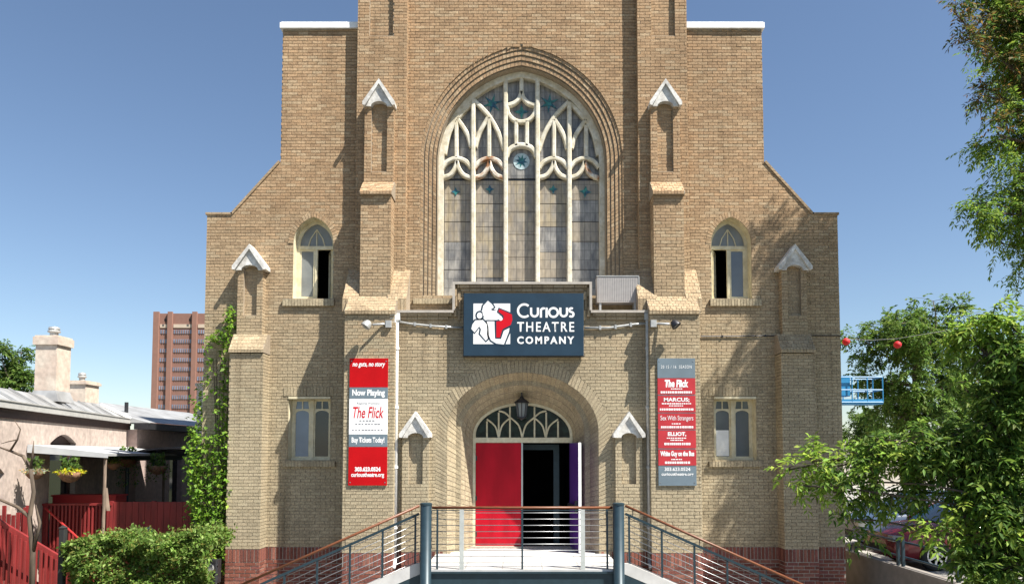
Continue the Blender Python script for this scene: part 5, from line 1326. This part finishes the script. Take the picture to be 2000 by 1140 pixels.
# bare twisted tree
BT = thing('bare_tree', (xx(58, 1000, -1.9), -1.9, 0), 'bare twisted pale tree with curling branches at the left', 'tree')
def btree(q):
    y = -1.9; P = lambda px, py, dy=0: (xx(px, py, y + dy), y + dy, zz(py, y + dy))
    q.tube([P(62, 1180), P(64, 1080), P(58, 1010), P(66, 960), P(60, 915)], [0.055, 0.048, 0.042, 0.036, 0.03], 9)
    q.tube([P(60, 915), P(45, 890, .1), P(20, 880, .1), P(-15, 868, .2)], [0.04, 0.03, 0.022, 0.01], 7)
    q.tube([P(20, 880, .1), P(34, 858), P(40, 838), P(28, 820)], [0.022, 0.018, 0.012, 0.005], 6)
    q.tube([P(60, 915), P(64, 885, -.1), P(66, 860, -.1)], [0.03, 0.018, 0.005], 6)
    q.tube([P(34, 858), P(15, 862), P(2, 866)], [0.015, 0.01, 0.005], 6)
    q.tube([P(58, 1010), P(35, 990, .1), P(0, 975, .1), P(-30, 970, .1)], [0.035, 0.03, 0.025, 0.02], 7)
    q.tube([P(64, 1080), P(78, 1020, -.1), P(70, 985, -.1)], [0.035, 0.025, 0.008], 7)
child('trunk', 'bark', BT, btree, True)
# hedge
hx0, hx1, hy0, hy1 = xx(128, 1100, -2.9), xx(408, 1100, -2.9), -3.0, -1.7
HG = thing('hedge', ((hx0 + hx1)/2, -2.3, 0), 'clipped leafy green hedge in front of the deck and the theatre corner', 'hedge')
child('stems', 'bark', HG, lambda q: [q.tube([(x, -2.35 + R.uniform(-.3, .3), 0), (x + R.uniform(-.2, .2), -2.35 + R.uniform(-.3, .3), 1.3)], [0.03, 0.01], 6) for x in np.linspace(hx0 + 0.2, hx1 - 0.2, 14)])
def hedge_pts(n):
    x = NR.uniform(hx0, hx1, n); f = NR.uniform(0, 1, n)
    top = 1.55 + 0.11*(x - hx0)/(hx1 - hx0) + 0.05*np.sin(x*4.1) + 0.05*np.sin(x*9.7 + 1) + 0.03*np.sin(x*23.0)
    y = np.where(f < 0.62, hy0 + 0.10*np.sin(x*5.3) + np.abs(NR.normal(size=n))*0.14, NR.uniform(hy0, hy1, n))
    z = np.where(f < 0.62, NR.uniform(0.1, 1, n)*top, top - np.abs(NR.normal(size=n))*0.10 + (NR.uniform(0, 1, n) > 0.93)*NR.uniform(0, 0.14, n))
    y = y + 0.10*np.sin(z*7 + x*3) + 0.06*np.sin(z*17 - x*11) - (NR.uniform(0, 1, n) > 0.95)*NR.uniform(0, 0.12, n)
    nr = np.where((f < 0.62)[:, None], np.array([[0, -1.0, 0.35]]), np.array([[0, -0.2, 1.0]]))
    return np.stack([x, y, z], 1), nr
p_, n_ = hedge_pts(26000)
bush_leaves('foliage', p_, n_, 0.075, [(0.12, 0.195, 0.036), (0.155, 0.235, 0.056), (0.085, 0.15, 0.026), (0.195, 0.26, 0.078), (0.07, 0.125, 0.022), (0.14, 0.14, 0.034)], HG)
# ivy on the theatre's left corner
IV = thing('ivy', (xx(410, 1000, -0.2), -0.15, 0), 'bright green ivy climbing the left corner of the theatre', 'climbing plant')
cuts = [(600, 446, 462, 8), (640, 438, 456, 13), (660, 402, 452, 22), (690, 402, 446, 14), (730, 404, 446, 12), (780, 384, 446, 20), (830, 372, 447, 26), (880, 362, 446, 34), (930, 364, 446, 34), (980, 370, 444, 34), (1020, 380, 440, 30), (1060, 396, 440, 16), (1120, 404, 440, 14)]
pts = []; nrm = []
for k in range(len(cuts)-1):
    a, b = cuts[k], cuts[k+1]
    for _ in range(int((a[3] + b[3])*0.5*(b[0] - a[0])*0.19)):
        t = R.random(); py = a[0] + (b[0]-a[0])*t; l = a[1] + (b[1]-a[1])*t; r = a[2] + (b[2]-a[2])*t
        u = R.random()
        if 670 < py < 850 and 0.15 < u < 0.72 and R.random() < 0.92: continue
        px = l + (r - l)*u + R.gauss(0, 3)
        y = -0.04 - abs(R.gauss(0, 0.16)) - (0.12 if py > 850 else 0)
        x, z = xx(px, py, y), zz(py, y)
        if z < 0.1: continue
        pts.append((x, y, z)); nrm.append((0.1, -1, -0.1))
for _ in range(2600):       # growth wrapped round the side wall
    y = abs(R.gauss(0, 0.9)); z = R.uniform(0.2, 4.8)*R.random()**0.35
    pts.append((-xc - 0.03 - abs(R.gauss(0, 0.13)), y, z)); nrm.append((-1, -0.5, 0))
bush_leaves('foliage', np.array(pts), np.array(nrm), 0.10, [(0.11, 0.215, 0.024), (0.145, 0.25, 0.03), (0.075, 0.155, 0.02), (0.19, 0.27, 0.036), (0.12, 0.21, 0.024)], IV)
def ivst(q):
    for k in range(9):
        px = 395 + k*6; pp = [(xx(px + 3*math.sin(j*1.3 + k), y_, -0.03), -0.03, zz(y_, -0.03)) for j, y_ in enumerate((1150, 1050, 950, 860, 780, 700)) if not (k < 4 and y_ < 800)]
        q.tube(pp, [0.018 - 0.0026*j for j in range(len(pp))], 5)
child('stems', 'bark', IV, ivst)
MT = thing('utility_meter', (xx(412, 1110, -1.2), -1.2, 0), 'dark grey metal utility meter standing between hedge and theatre corner', 'meter')
mx_, mz_ = xx(412, 1110, -1.2), zz(1108, -1.2)
child('meter_body', 'dark_metal', MT, lambda q: q.bbox(mx_ - 0.16, mx_ + 0.16, -1.3, -1.1, mz_ - 0.28, mz_ + 0.16, 0.03))
child('meter_dial', 'grey_metal', MT, lambda q: q.lathe([(0.10, -0.06), (0.10, 0.0)], (mx_, -1.301, mz_), 20, 'y'))
child('meter_pipe', 'grey_metal', MT, lambda q: [q.tube([(mx_ + d, -1.2, mz_ - 0.27), (mx_ + d, -1.2, 0)], 0.025, 8) for d in (-0.1, 0.1)])
# ------------------------------------------------------------------ distant office tower
yo = 292.0; x0, x1 = xx(299, 700, yo), xx(500, 700, yo); zt = zz(609, yo)
OT = thing('office_tower', ((x0 + x1)/2, yo, 0), 'tall red-brown brick office tower far behind the pink house', 'building')
child('wall', 'tower_brick', OT, lambda q: q.box(x0, x1, yo, yo + 30, -1, zt - 0.6))
ribs = [(299, 310), (327, 336), (375, 384), (424, 433), (489, 500)]
for a, b in ribs:
    child('rib', 'tower_rib', OT, lambda q: q.box(xx(a, 700, yo), xx(b, 700, yo), yo - 0.9, yo - 0.01, -1, zt))
for (a, b) in ((310.5, 326.5), (336.5, 374.5), (384.5, 423.5), (433.5, 488)):
    child('pale_band', 'tower_band', OT, lambda q: q.box(xx(a + 1, 700, yo), xx(b - 1, 700, yo), yo - 0.25, yo - 0.01, zz(640, yo), zz(633, yo)))
    for k in range(10):
        yk = 644 + k*18.2
        Wn = child('window', 'tower_glass', OT, lambda q: q.box(xx(a + 1.5, 700, yo), xx(b - 1.5, 700, yo), yo - 0.12, yo - 0.01, zz(yk + 7.5, yo), zz(yk, yo)))
        nb = max(2, int((b - a)/4.5))
        child('frame', 'tower_brick', Wn, lambda q: [q.box(xx(a + 1.5 + (b - a - 3)*i/nb, 700, yo) - 0.12, xx(a + 1.5 + (b - a - 3)*i/nb, 700, yo) + 0.12, yo - 0.3, yo - 0.121, zz(yk + 7.5, yo), zz(yk, yo)) for i in range(1, nb)])
for px in (323, 371): child('vent', 'dark_room', OT, lambda q: q.box(xx(px, 625, yo), xx(px + 4, 625, yo), yo - 1.0, yo - 0.95, zz(628, yo), zz(623, yo)))

# ------------------------------------------------------------------ right-hand side: wall, fence, cars
LWL = thing('retaining_wall', (7.63, -0.5, 0), 'low concrete retaining wall with coping along the car park', 'wall')
child('wall_body', 'grey_concrete', LWL, lambda q: q.box(7.56, 7.715, -3.0, 2.0, -0.1, 0.78))  # darker concrete, the trees' shade put into its colour
child('wall_coping', 'grey_concrete', LWL, lambda q: q.box(7.53, 7.74, -3.02, 2.02, 0.781, 0.85))  # coping darkened likewise to carry the tree shade
PF = thing('pipe_fence', (7.63, -0.5, 0.85), 'low blue-grey steel pipe fence on the retaining wall', 'fence')
for y in (1.75, 1.45, -0.55, -0.75, -2.7): child('fence_post', 'teal_steel', PF, lambda q: q.bbox(7.60, 7.66, y - 0.03, y + 0.03, 0.0 if y < 1 else 0.0, 1.40 if y < 1 else 1.0))
for z in (1.02, 1.32): child('fence_rail', 'teal_steel', PF, lambda q: q.tube([(7.69, -2.7, z), (7.69, 1.75, z)], 0.022, 8))
def car(label, x_front, y_c, zg, L, m, group, yaw=0.0):
    C_ = thing('parked_car', (x_front, y_c, zg), label, 'car', group)
    Rm = Matrix.Rotation(yaw, 3, 'Z'); o = Vector((x_front, y_c, zg))
    def tf(b): b.v = [tuple(o + Rm @ Vector(v)) for v in b.v]; return b
    st = [(0.0, 0.60, 0.42, 0.62), (0.08, 0.76, 0.25, 0.74), (0.35, 0.84, 0.20, 0.85), (1.05, 0.88, 0.20, 0.97), (1.35, 0.89, 0.2, 1.0), (2.6, 0.89, 0.20, 1.02), (3.4, 0.88, 0.2, 1.03), (L - 0.45, 0.86, 0.22, 1.02), (L - 0.08, 0.80, 0.30, 0.98), (L, 0.66, 0.42, 0.88)]
    secs = []
    for (x, hw, z0, z1) in st:
        zm = z0 + (z1 - z0)*0.55
        half = [(0.0, z0), (hw*0.85, z0), (hw*0.97, z0 + 0.10), (hw, zm), (hw*0.96, z1 - 0.09), (hw*0.84, z1 - 0.01), (0.0, z1 + 0.02)]
        sec = [(x, -a, z) for a, z in half] + [(x, a, z) for a, z in half[1:-1][::-1]]
        secs.append(sec)
    b = MB()
    for i in range(len(secs)-1): b.loft(secs[i], secs[i+1], True)
    b.add(secs[0], [tuple(range(len(secs[0])))]); b.add(secs[-1], [tuple(range(len(secs[-1])))])
    tf(b).build('body', m, C_, True)
    # glasshouse
    cb = [(1.15, 0.80, 0.99, 1.01), (1.85, 0.70, 0.99, 1.44), (2.35, 0.66, 0.99, 1.50), (3.1, 0.66, 0.99, 1.49), (3.75, 0.72, 0.99, 1.38), (4.05, 0.78, 0.99, 1.03)]
    S2 = []
    for (x, hw, z0, z1) in cb:
        S2.append([(x, -0.80, z0), (x, -hw, z1 - 0.03), (x, -hw*0.8, z1), (x, hw*0.8, z1), (x, hw, z1 - 0.03), (x, 0.80, z0)])
    b = MB()
    for i in range(len(S2)-1): b.loft(S2[i], S2[i+1])
    tf(b).build('windows', 'dark_glass', C_, True)
    b = MB()
    for i in range(1, 4): b.loft([(p[0], p[1]*1.02, p[2] + 0.012) for p in S2[i][1:5]], [(p[0], p[1]*1.02, p[2] + 0.012) for p in S2[i+1][1:5]])
    for sg in (0, 5):
        e = 1 if sg == 0 else 4
        for i in (1, 2, 4):
            b.beam(Vector(S2[i][sg]), Vector(S2[i][e]), 0.06, 0.05)
        b.beam(Vector(S2[0][sg]), Vector(S2[1][e]), 0.06, 0.05); b.beam(Vector(S2[5][sg]), Vector(S2[4][e]), 0.07, 0.05)
    tf(b).build('roof', m, C_, True)
    for x in (0.92, L - 0.85):
        for sg in (-1, 1):
            c = (x, sg*0.80, 0.32)
            w_ = MB(); w_.lathe([(0.20, -0.10), (0.30, -0.105), (0.325, -0.07), (0.325, 0.07), (0.30, 0.105), (0.20, 0.10)], c, 24, 'y'); Wh = tf(w_).build('wheel', 'rubber', C_, True)
            r_ = MB(); r_.lathe([(0.215, sg*0.085), (0.215, sg*0.108), (0.185, sg*0.108), (0.18, sg*0.07), (0.05, sg*0.085), (0.045, sg*0.11)], c, 24, 'y')
            for k in range(7):
                a = 2*math.pi*k/7
                r_.beam(Vector(c) + Vector((0.03*math.cos(a), sg*0.10, 0.03*math.sin(a))), Vector(c) + Vector((0.2*math.cos(a), sg*0.10, 0.2*math.sin(a))), 0.045, 0.03, (0, 1, 0))
            tf(r_).build('rim', 'alloy', Wh)
    for sg in (-1, 1):
        child_ = MB(); child_.box(0.02, 0.25, sg*0.70 - 0.12, sg*0.70 + 0.12, 0.62, 0.74); tf(child_).build('headlight', 'fog_glass', C_)
        child_ = MB(); child_.box(L - 0.16, L + 0.01, sg*0.68 - 0.14, sg*0.68 + 0.14, 0.72, 0.93); tf(child_).build('tail_light', 'tail_red', C_)
        child_ = MB(); child_.box(1.42, 1.6, sg*0.93 - 0.08, sg*0.93 + 0.08, 1.0, 1.13); tf(child_).build('mirror', m, C_)
        for xd in (1.5, 2.5):
            child_ = MB(); child_.box(xd + 0.72, xd + 0.88, sg*0.905 - 0.012, sg*0.905 + 0.012, 0.86, 0.89); tf(child_).build('door_handle', m, C_)
    child_ = MB(); child_.box(-0.03, 0.03, -0.5, 0.5, 0.36, 0.50); tf(child_).build('grille', 'rubber', C_)
car('dark red car with silver wheels parked nose to the retaining wall', 7.98, 1.25, 0.582, 4.4, 'car_red', 'parked cars')
car('dark blue car parked beyond the dark red one', 8.7, 4.6, 0.582, 4.5, 'car_blue', 'parked cars')
BB = thing('low_building', (24, 46, 0), 'low beige building with a white roof edge across the car park', 'building')
child('wall', 'beige_wall', BB, lambda q: q.box(14, 60, 44, 54, 0.5, 3.7))
child('roof_edge', 'coping_metal', BB, lambda q: q.box(13.7, 60.3, 43.6, 54.3, 3.71, 4.2))
for i in range(8):
    u = 16 + i*5
    child('window', 'dark_glass', BB, lambda q: q.box(u, u + 2.2, 43.95, 44.0 - 0.001, 1.6, 2.9))
# blue work platform
yl = 12.0
bx0, bx1, bz0, bz1 = xx(1634, 760, yl), xx(1724, 760, yl), zz(786, yl), zz(736, yl)
BL = thing('boom_lift', (8.2, 14, 0), 'bright blue boom lift with a railed basket beside the theatre', 'lift')
def lift(q):
    for x in np.linspace(bx0, bx1, 4):
        for y in (yl, yl + 0.8): q.tube([(x, y, bz0), (x, y, bz1)], 0.022, 6)
    for z in (bz0 + 0.02, (bz0 + bz1)/2, bz1):
        for y in (yl, yl + 0.8): q.tube([(bx0, y, z), (bx1, y, z)], 0.025, 6)
        for x in (bx0, bx1): q.tube([(x, yl, z), (x, yl + 0.8, z)], 0.025, 6)
child('basket', 'lift_blue', BL, lift)
child('toe_board', 'lift_blue', BL, lambda q: (q.box(bx0, bx1, yl - 0.01, yl + 0.01, bz0 - 0.02, bz0 + 0.13), q.box(bx0, bx1, yl, yl + 0.8, bz0 - 0.05, bz0 - 0.021)))
child('control_box', 'lift_blue', BL, lambda q: q.bbox(bx0 + 0.02, bx0 + 0.55, yl + 0.1, yl + 0.5, bz0 + 0.25, bz1 + 0.06))
child('boom_arm', 'lift_blue', BL, lambda q: (q.beam((bx0 + 0.2, yl + 0.9, bz0 - 0.1), (bx0 - 0.9, yl + 1.6, bz0 - 0.6), 0.18, 0.22), q.beam((bx0 - 0.9, yl + 1.6, bz0 - 0.6), (8.2, 14, 1.3), 0.22, 0.26)))
child('chassis', 'lift_blue', BL, lambda q: q.bbox(7.6, 8.9, 13.2, 15.2, 0.9, 1.5, 0.1))
for (x, y) in ((7.65, 13.5), (8.85, 13.5), (7.65, 14.9), (8.85, 14.9)):
    child('wheel', 'rubber', BL, lambda q: q.lathe([(0.2, -0.12), (0.34, -0.11), (0.34, 0.11), (0.2, 0.12)], (x, y, 0.94), 16, 'y'))
# red lanterns on a wire
yz = 4.0
lw_ = [(xc + 0.02, yz, zz(655, yz)), (xx(1700, 664, yz), yz, zz(664, yz)), (xx(1753, 661, yz), yz, zz(661, yz)), (xx(1850, 645, yz), yz, zz(645, yz)), (xx(2060, 600, yz), yz, zz(600, yz))]
WT = thing('lantern_wire', lw_[0], 'thin wire strung from the theatre to the trees carrying red lanterns', 'wire'); child('wire', 'dark_metal', WT, lambda q: q.tube(lw_, 0.005, 5))
for px, py, lb in ((1652.5, 667, 'small round red lantern close to the right edge of the theatre'), (1753, 673, 'small round red lantern in front of the background tree')):
    c = (xx(px, py, yz), yz, zz(py, yz)); r_ = xo(7.5, py, yz)
    Lr = thing('red_lantern', c, lb, 'lantern', 'red lanterns on the wire')
    child('lantern_ball', 'lantern_red', Lr, lambda q: q.lathe([(0.02, -r_*0.95)] + [(r_*math.cos(math.radians(a))*(1.0 if (a//12) % 2 else 0.97), r_*0.92*math.sin(math.radians(a))) for a in range(-66, 67, 12)] + [(0.02, r_*0.95)], c, 16), True)
    child('lantern_hook', 'dark_metal', Lr, lambda q: q.tube([(c[0], c[1], c[2] + r_*0.9), (c[0], c[1], c[2] + r_*0.9 + 0.09)], 0.005, 5))

# ------------------------------------------------------------------ trees
def TP(px, py, y): return (xx(px, py, y), y, zz(py, y))
def rnd_clumps(n, c, rad, cr, ns, seed, shell=0.45):
    rr = random.Random(seed); out = []
    while len(out) < n:
        v = Vector((rr.uniform(-1, 1), rr.uniform(-1, 1), rr.uniform(-1, 1)))
        if shell < v.length < 1: out.append((c[0] + v.x*rad[0], c[1] + v.y*rad[1], c[2] + v.z*rad[2], cr*rr.uniform(0.8, 1.25), ns))
    return out
# tall street tree: only its left fringe is in view, the crown shades the right corner of the front
tc = (11.3, -2.2)
cl = rnd_clumps(22, (11.9, -2.0, 10.4), (3.0, 3.0, 3.6), 1.0, 120, 4)
frng = [(1862, 25, -2.4, 0.34, 26, 1), (1905, 70, -2.6, 0.42, 34, 1), (1950, 35, -2.2, 0.6, 60, 1), (1985, 95, -2.6, 0.55, 50, 1), (1990, 10, -2.0, 0.7, 70, 1), (1925, 185, -2.4, 0.34, 30, 1), (1965, 215, -2.4, 0.42, 40, 1), (1992, 165, -2.0, 0.5, 40, 1), (1950, 262, -2.6, 0.30, 22, 1), (1990, 285, -2.3, 0.42, 46), (1965, 330, -2.6, 0.32, 36), (1935, 395, -2.8, 0.40, 60), (1975, 380, -2.4, 0.5, 80), (1912, 418, -2.8, 0.24, 26), (1992, 440, -2.8, 0.42, 60), (1950, 475, -2.6, 0.22, 20), (1992, 520, -2.6, 0.34, 40)]
for f in frng: cl.append((*TP(f[0], f[1], f[2]), f[3]*1.1, int(f[4]*1.35)) + ((f[5],) if len(f) > 5 else ()))
# boughs reaching over the front: their shadow dapples the right corner of the wall
for (sx, sy, dd, cr, ns) in ((1560, 500, 1.9, 0.7, 130), (1600, 560, 2.0, 0.8, 150), (1520, 600, 2.3, 0.7, 110), (1610, 640, 2.1, 0.8, 150), (1550, 690, 2.2, 0.75, 120), (1600, 760, 2.3, 0.75, 110), (1510, 800, 2.5, 0.6, 80), (1450, 1000, 2.6, 0.5, 55), (1590, 850, 2.3, 0.75, 110), (1530, 900, 2.4, 0.7, 110), (1580, 960, 2.3, 0.8, 130), (1500, 660, 2.2, 0.5, 60), (1600, 1030, 2.2, 0.8, 130), (1520, 1040, 2.3, 0.7, 110), (1610, 460, 1.9, 0.6, 110), (1470, 640, 2.4, 0.35, 30), (1590, 440, 1.9, 0.6, 100), (1545, 560, 2.0, 0.6, 90), (1620, 520, 1.9, 0.6, 100), (1575, 620, 2.0, 0.6, 90), (1520, 520, 2.2, 0.35, 40), (1500, 460, 2.2, 0.3, 26), (1620, 700, 2.0, 0.6, 90)):
    p = Vector((xx(sx, sy, 0), 0, zz(sy, 0))) + SUN*(dd/ -SUN.y)
    cl.append((p.x, p.y, p.z, cr*0.9, int(ns*1.25)))
tree('street_tree', (11.4, -2.4, 0.58), 7.0, 0.24, cl, 'tall street tree whose leafy fringe hangs down the right edge', group='street trees at the right', pal=GRN, pals={0: [(0.13, 0.21, 0.03), (0.09, 0.165, 0.024), (0.18, 0.24, 0.036), (0.07, 0.13, 0.022)], 1: BRN + DGRN[:2]}, spray=(0.34, 6, 0.10, 0.034), lean=(0.2, 0.1))
# nearer young tree with drooping boughs across the car park
def NT(px, py, y, cr, ns, pk=0): return (*TP(px, py, y), cr, int(ns*(1.7 if px > 1865 else 1.2)), pk)
cl = [NT(1530, 915, -5.4, 0.26, 26, 1), NT(1580, 900, -5.5, 0.34, 40, 1), NT(1560, 950, -5.6, 0.24, 20, 1), NT(1640, 905, -5.6, 0.40, 50), NT(1625, 965, -5.7, 0.36, 44), NT(1690, 890, -5.8, 0.42, 50, 1), NT(1690, 940, -5.8, 0.30, 26), NT(1655, 1010, -5.8, 0.28, 24), NT(1740, 920, -5.9, 0.42, 56), NT(1790, 890, -6.0, 0.45, 64), NT(1720, 860, -6.0, 0.34, 36), NT(1850, 930, -6.2, 0.46, 64), NT(1835, 1045, -6.5, 0.22, 16, 1), NT(1880, 1010, -6.4, 0.44, 60, 1), NT(1885, 1100, -6.6, 0.36, 44), NT(1920, 1060, -6.6, 0.46, 70), NT(1950, 980, -6.5, 0.5, 70), NT(1930, 900, -6.4, 0.5, 66), NT(1985, 1100, -6.8, 0.5, 70), NT(1990, 930, -6.6, 0.5, 66), NT(1800, 860, -6.2, 0.36, 40),
      NT(1880, 850, -6.2, 0.45, 56), NT(1950, 820, -6.4, 0.48, 66), NT(1900, 770, -6.2, 0.44, 60), NT(1980, 740, -6.4, 0.5, 70), NT(1930, 690, -6.2, 0.46, 64), NT(1890, 640, -6.0, 0.36, 44, 1), NT(1975, 640, -6.3, 0.46, 70), NT(1940, 612, -6.2, 0.26, 26, 1), NT(2040, 700, -6.5, 0.7, 70), NT(2060, 850, -6.6, 0.7, 70), NT(2060, 1000, -6.8, 0.7, 70)]
tree('young_tree', (6.95, -6.6, 0.0), 3.3, 0.085, cl, 'young tree in the lower right corner with drooping bright leaves over the cars', group='street trees at the right', pals={0: GRN + YGRN[:2] + DGRN[:2], 1: [(0.18, 0.27, 0.04), (0.13, 0.225, 0.03), (0.23, 0.29, 0.05)]}, spray=(0.26, 4, 0.115, 0.042), up=-0.2)
# background trees behind the car park
def bigtree(px, pytop, pybot, y, wpx, n, ns, seed, label, pal, th=None, grp='background trees'):
    cxp = xx(px, pytop, y); zt_, zb_ = zz(pytop, y), zz(pybot, y); w_ = xo(wpx/2, pytop, y)
    c = (cxp, y, (zt_ + zb_)/2); cl = rnd_clumps(n, c, (w_*0.86, w_*0.7, (zt_ - zb_)/2*0.88), w_*0.34, ns, seed, 0.35)
    tree('background_tree', (cxp, y, 0.3), max(2.0, (zb_ + zt_)/2 - 0.6), 0.22, cl, label, group=grp, pal=pal, spray=(0.42, 4, 0.20, 0.09), simple=False)
bigtree(1785, 556, 860, 18.0, 285, 42, 66, 8, 'broad green tree behind the blue lift and red lanterns', DGRN + GRN[:2] + YGRN[:2])
bigtree(1935, 610, 960, 20.0, 220, 26, 60, 9, 'dark green tree behind the car park at the right edge', DGRN)
bigtree(1700, 760, 920, 24.0, 130, 16, 50, 10, 'low dark tree beside the theatre behind the blue lift', DGRN)
bigtree(1890, 800, 980, 14.0, 170, 14, 40, 14, 'low spreading dark tree behind the parked cars', DGRN)
bigtree(30, 664, 830, 24.0, 120, 24, 60, 12, 'dark green tree behind the pink house at the left edge', DGRN, grp='trees behind the house')
bigtree(-60, 690, 830, 26.0, 130, 14, 50, 13, 'second green tree at the far left behind the chimney', DGRN, grp='trees behind the house')
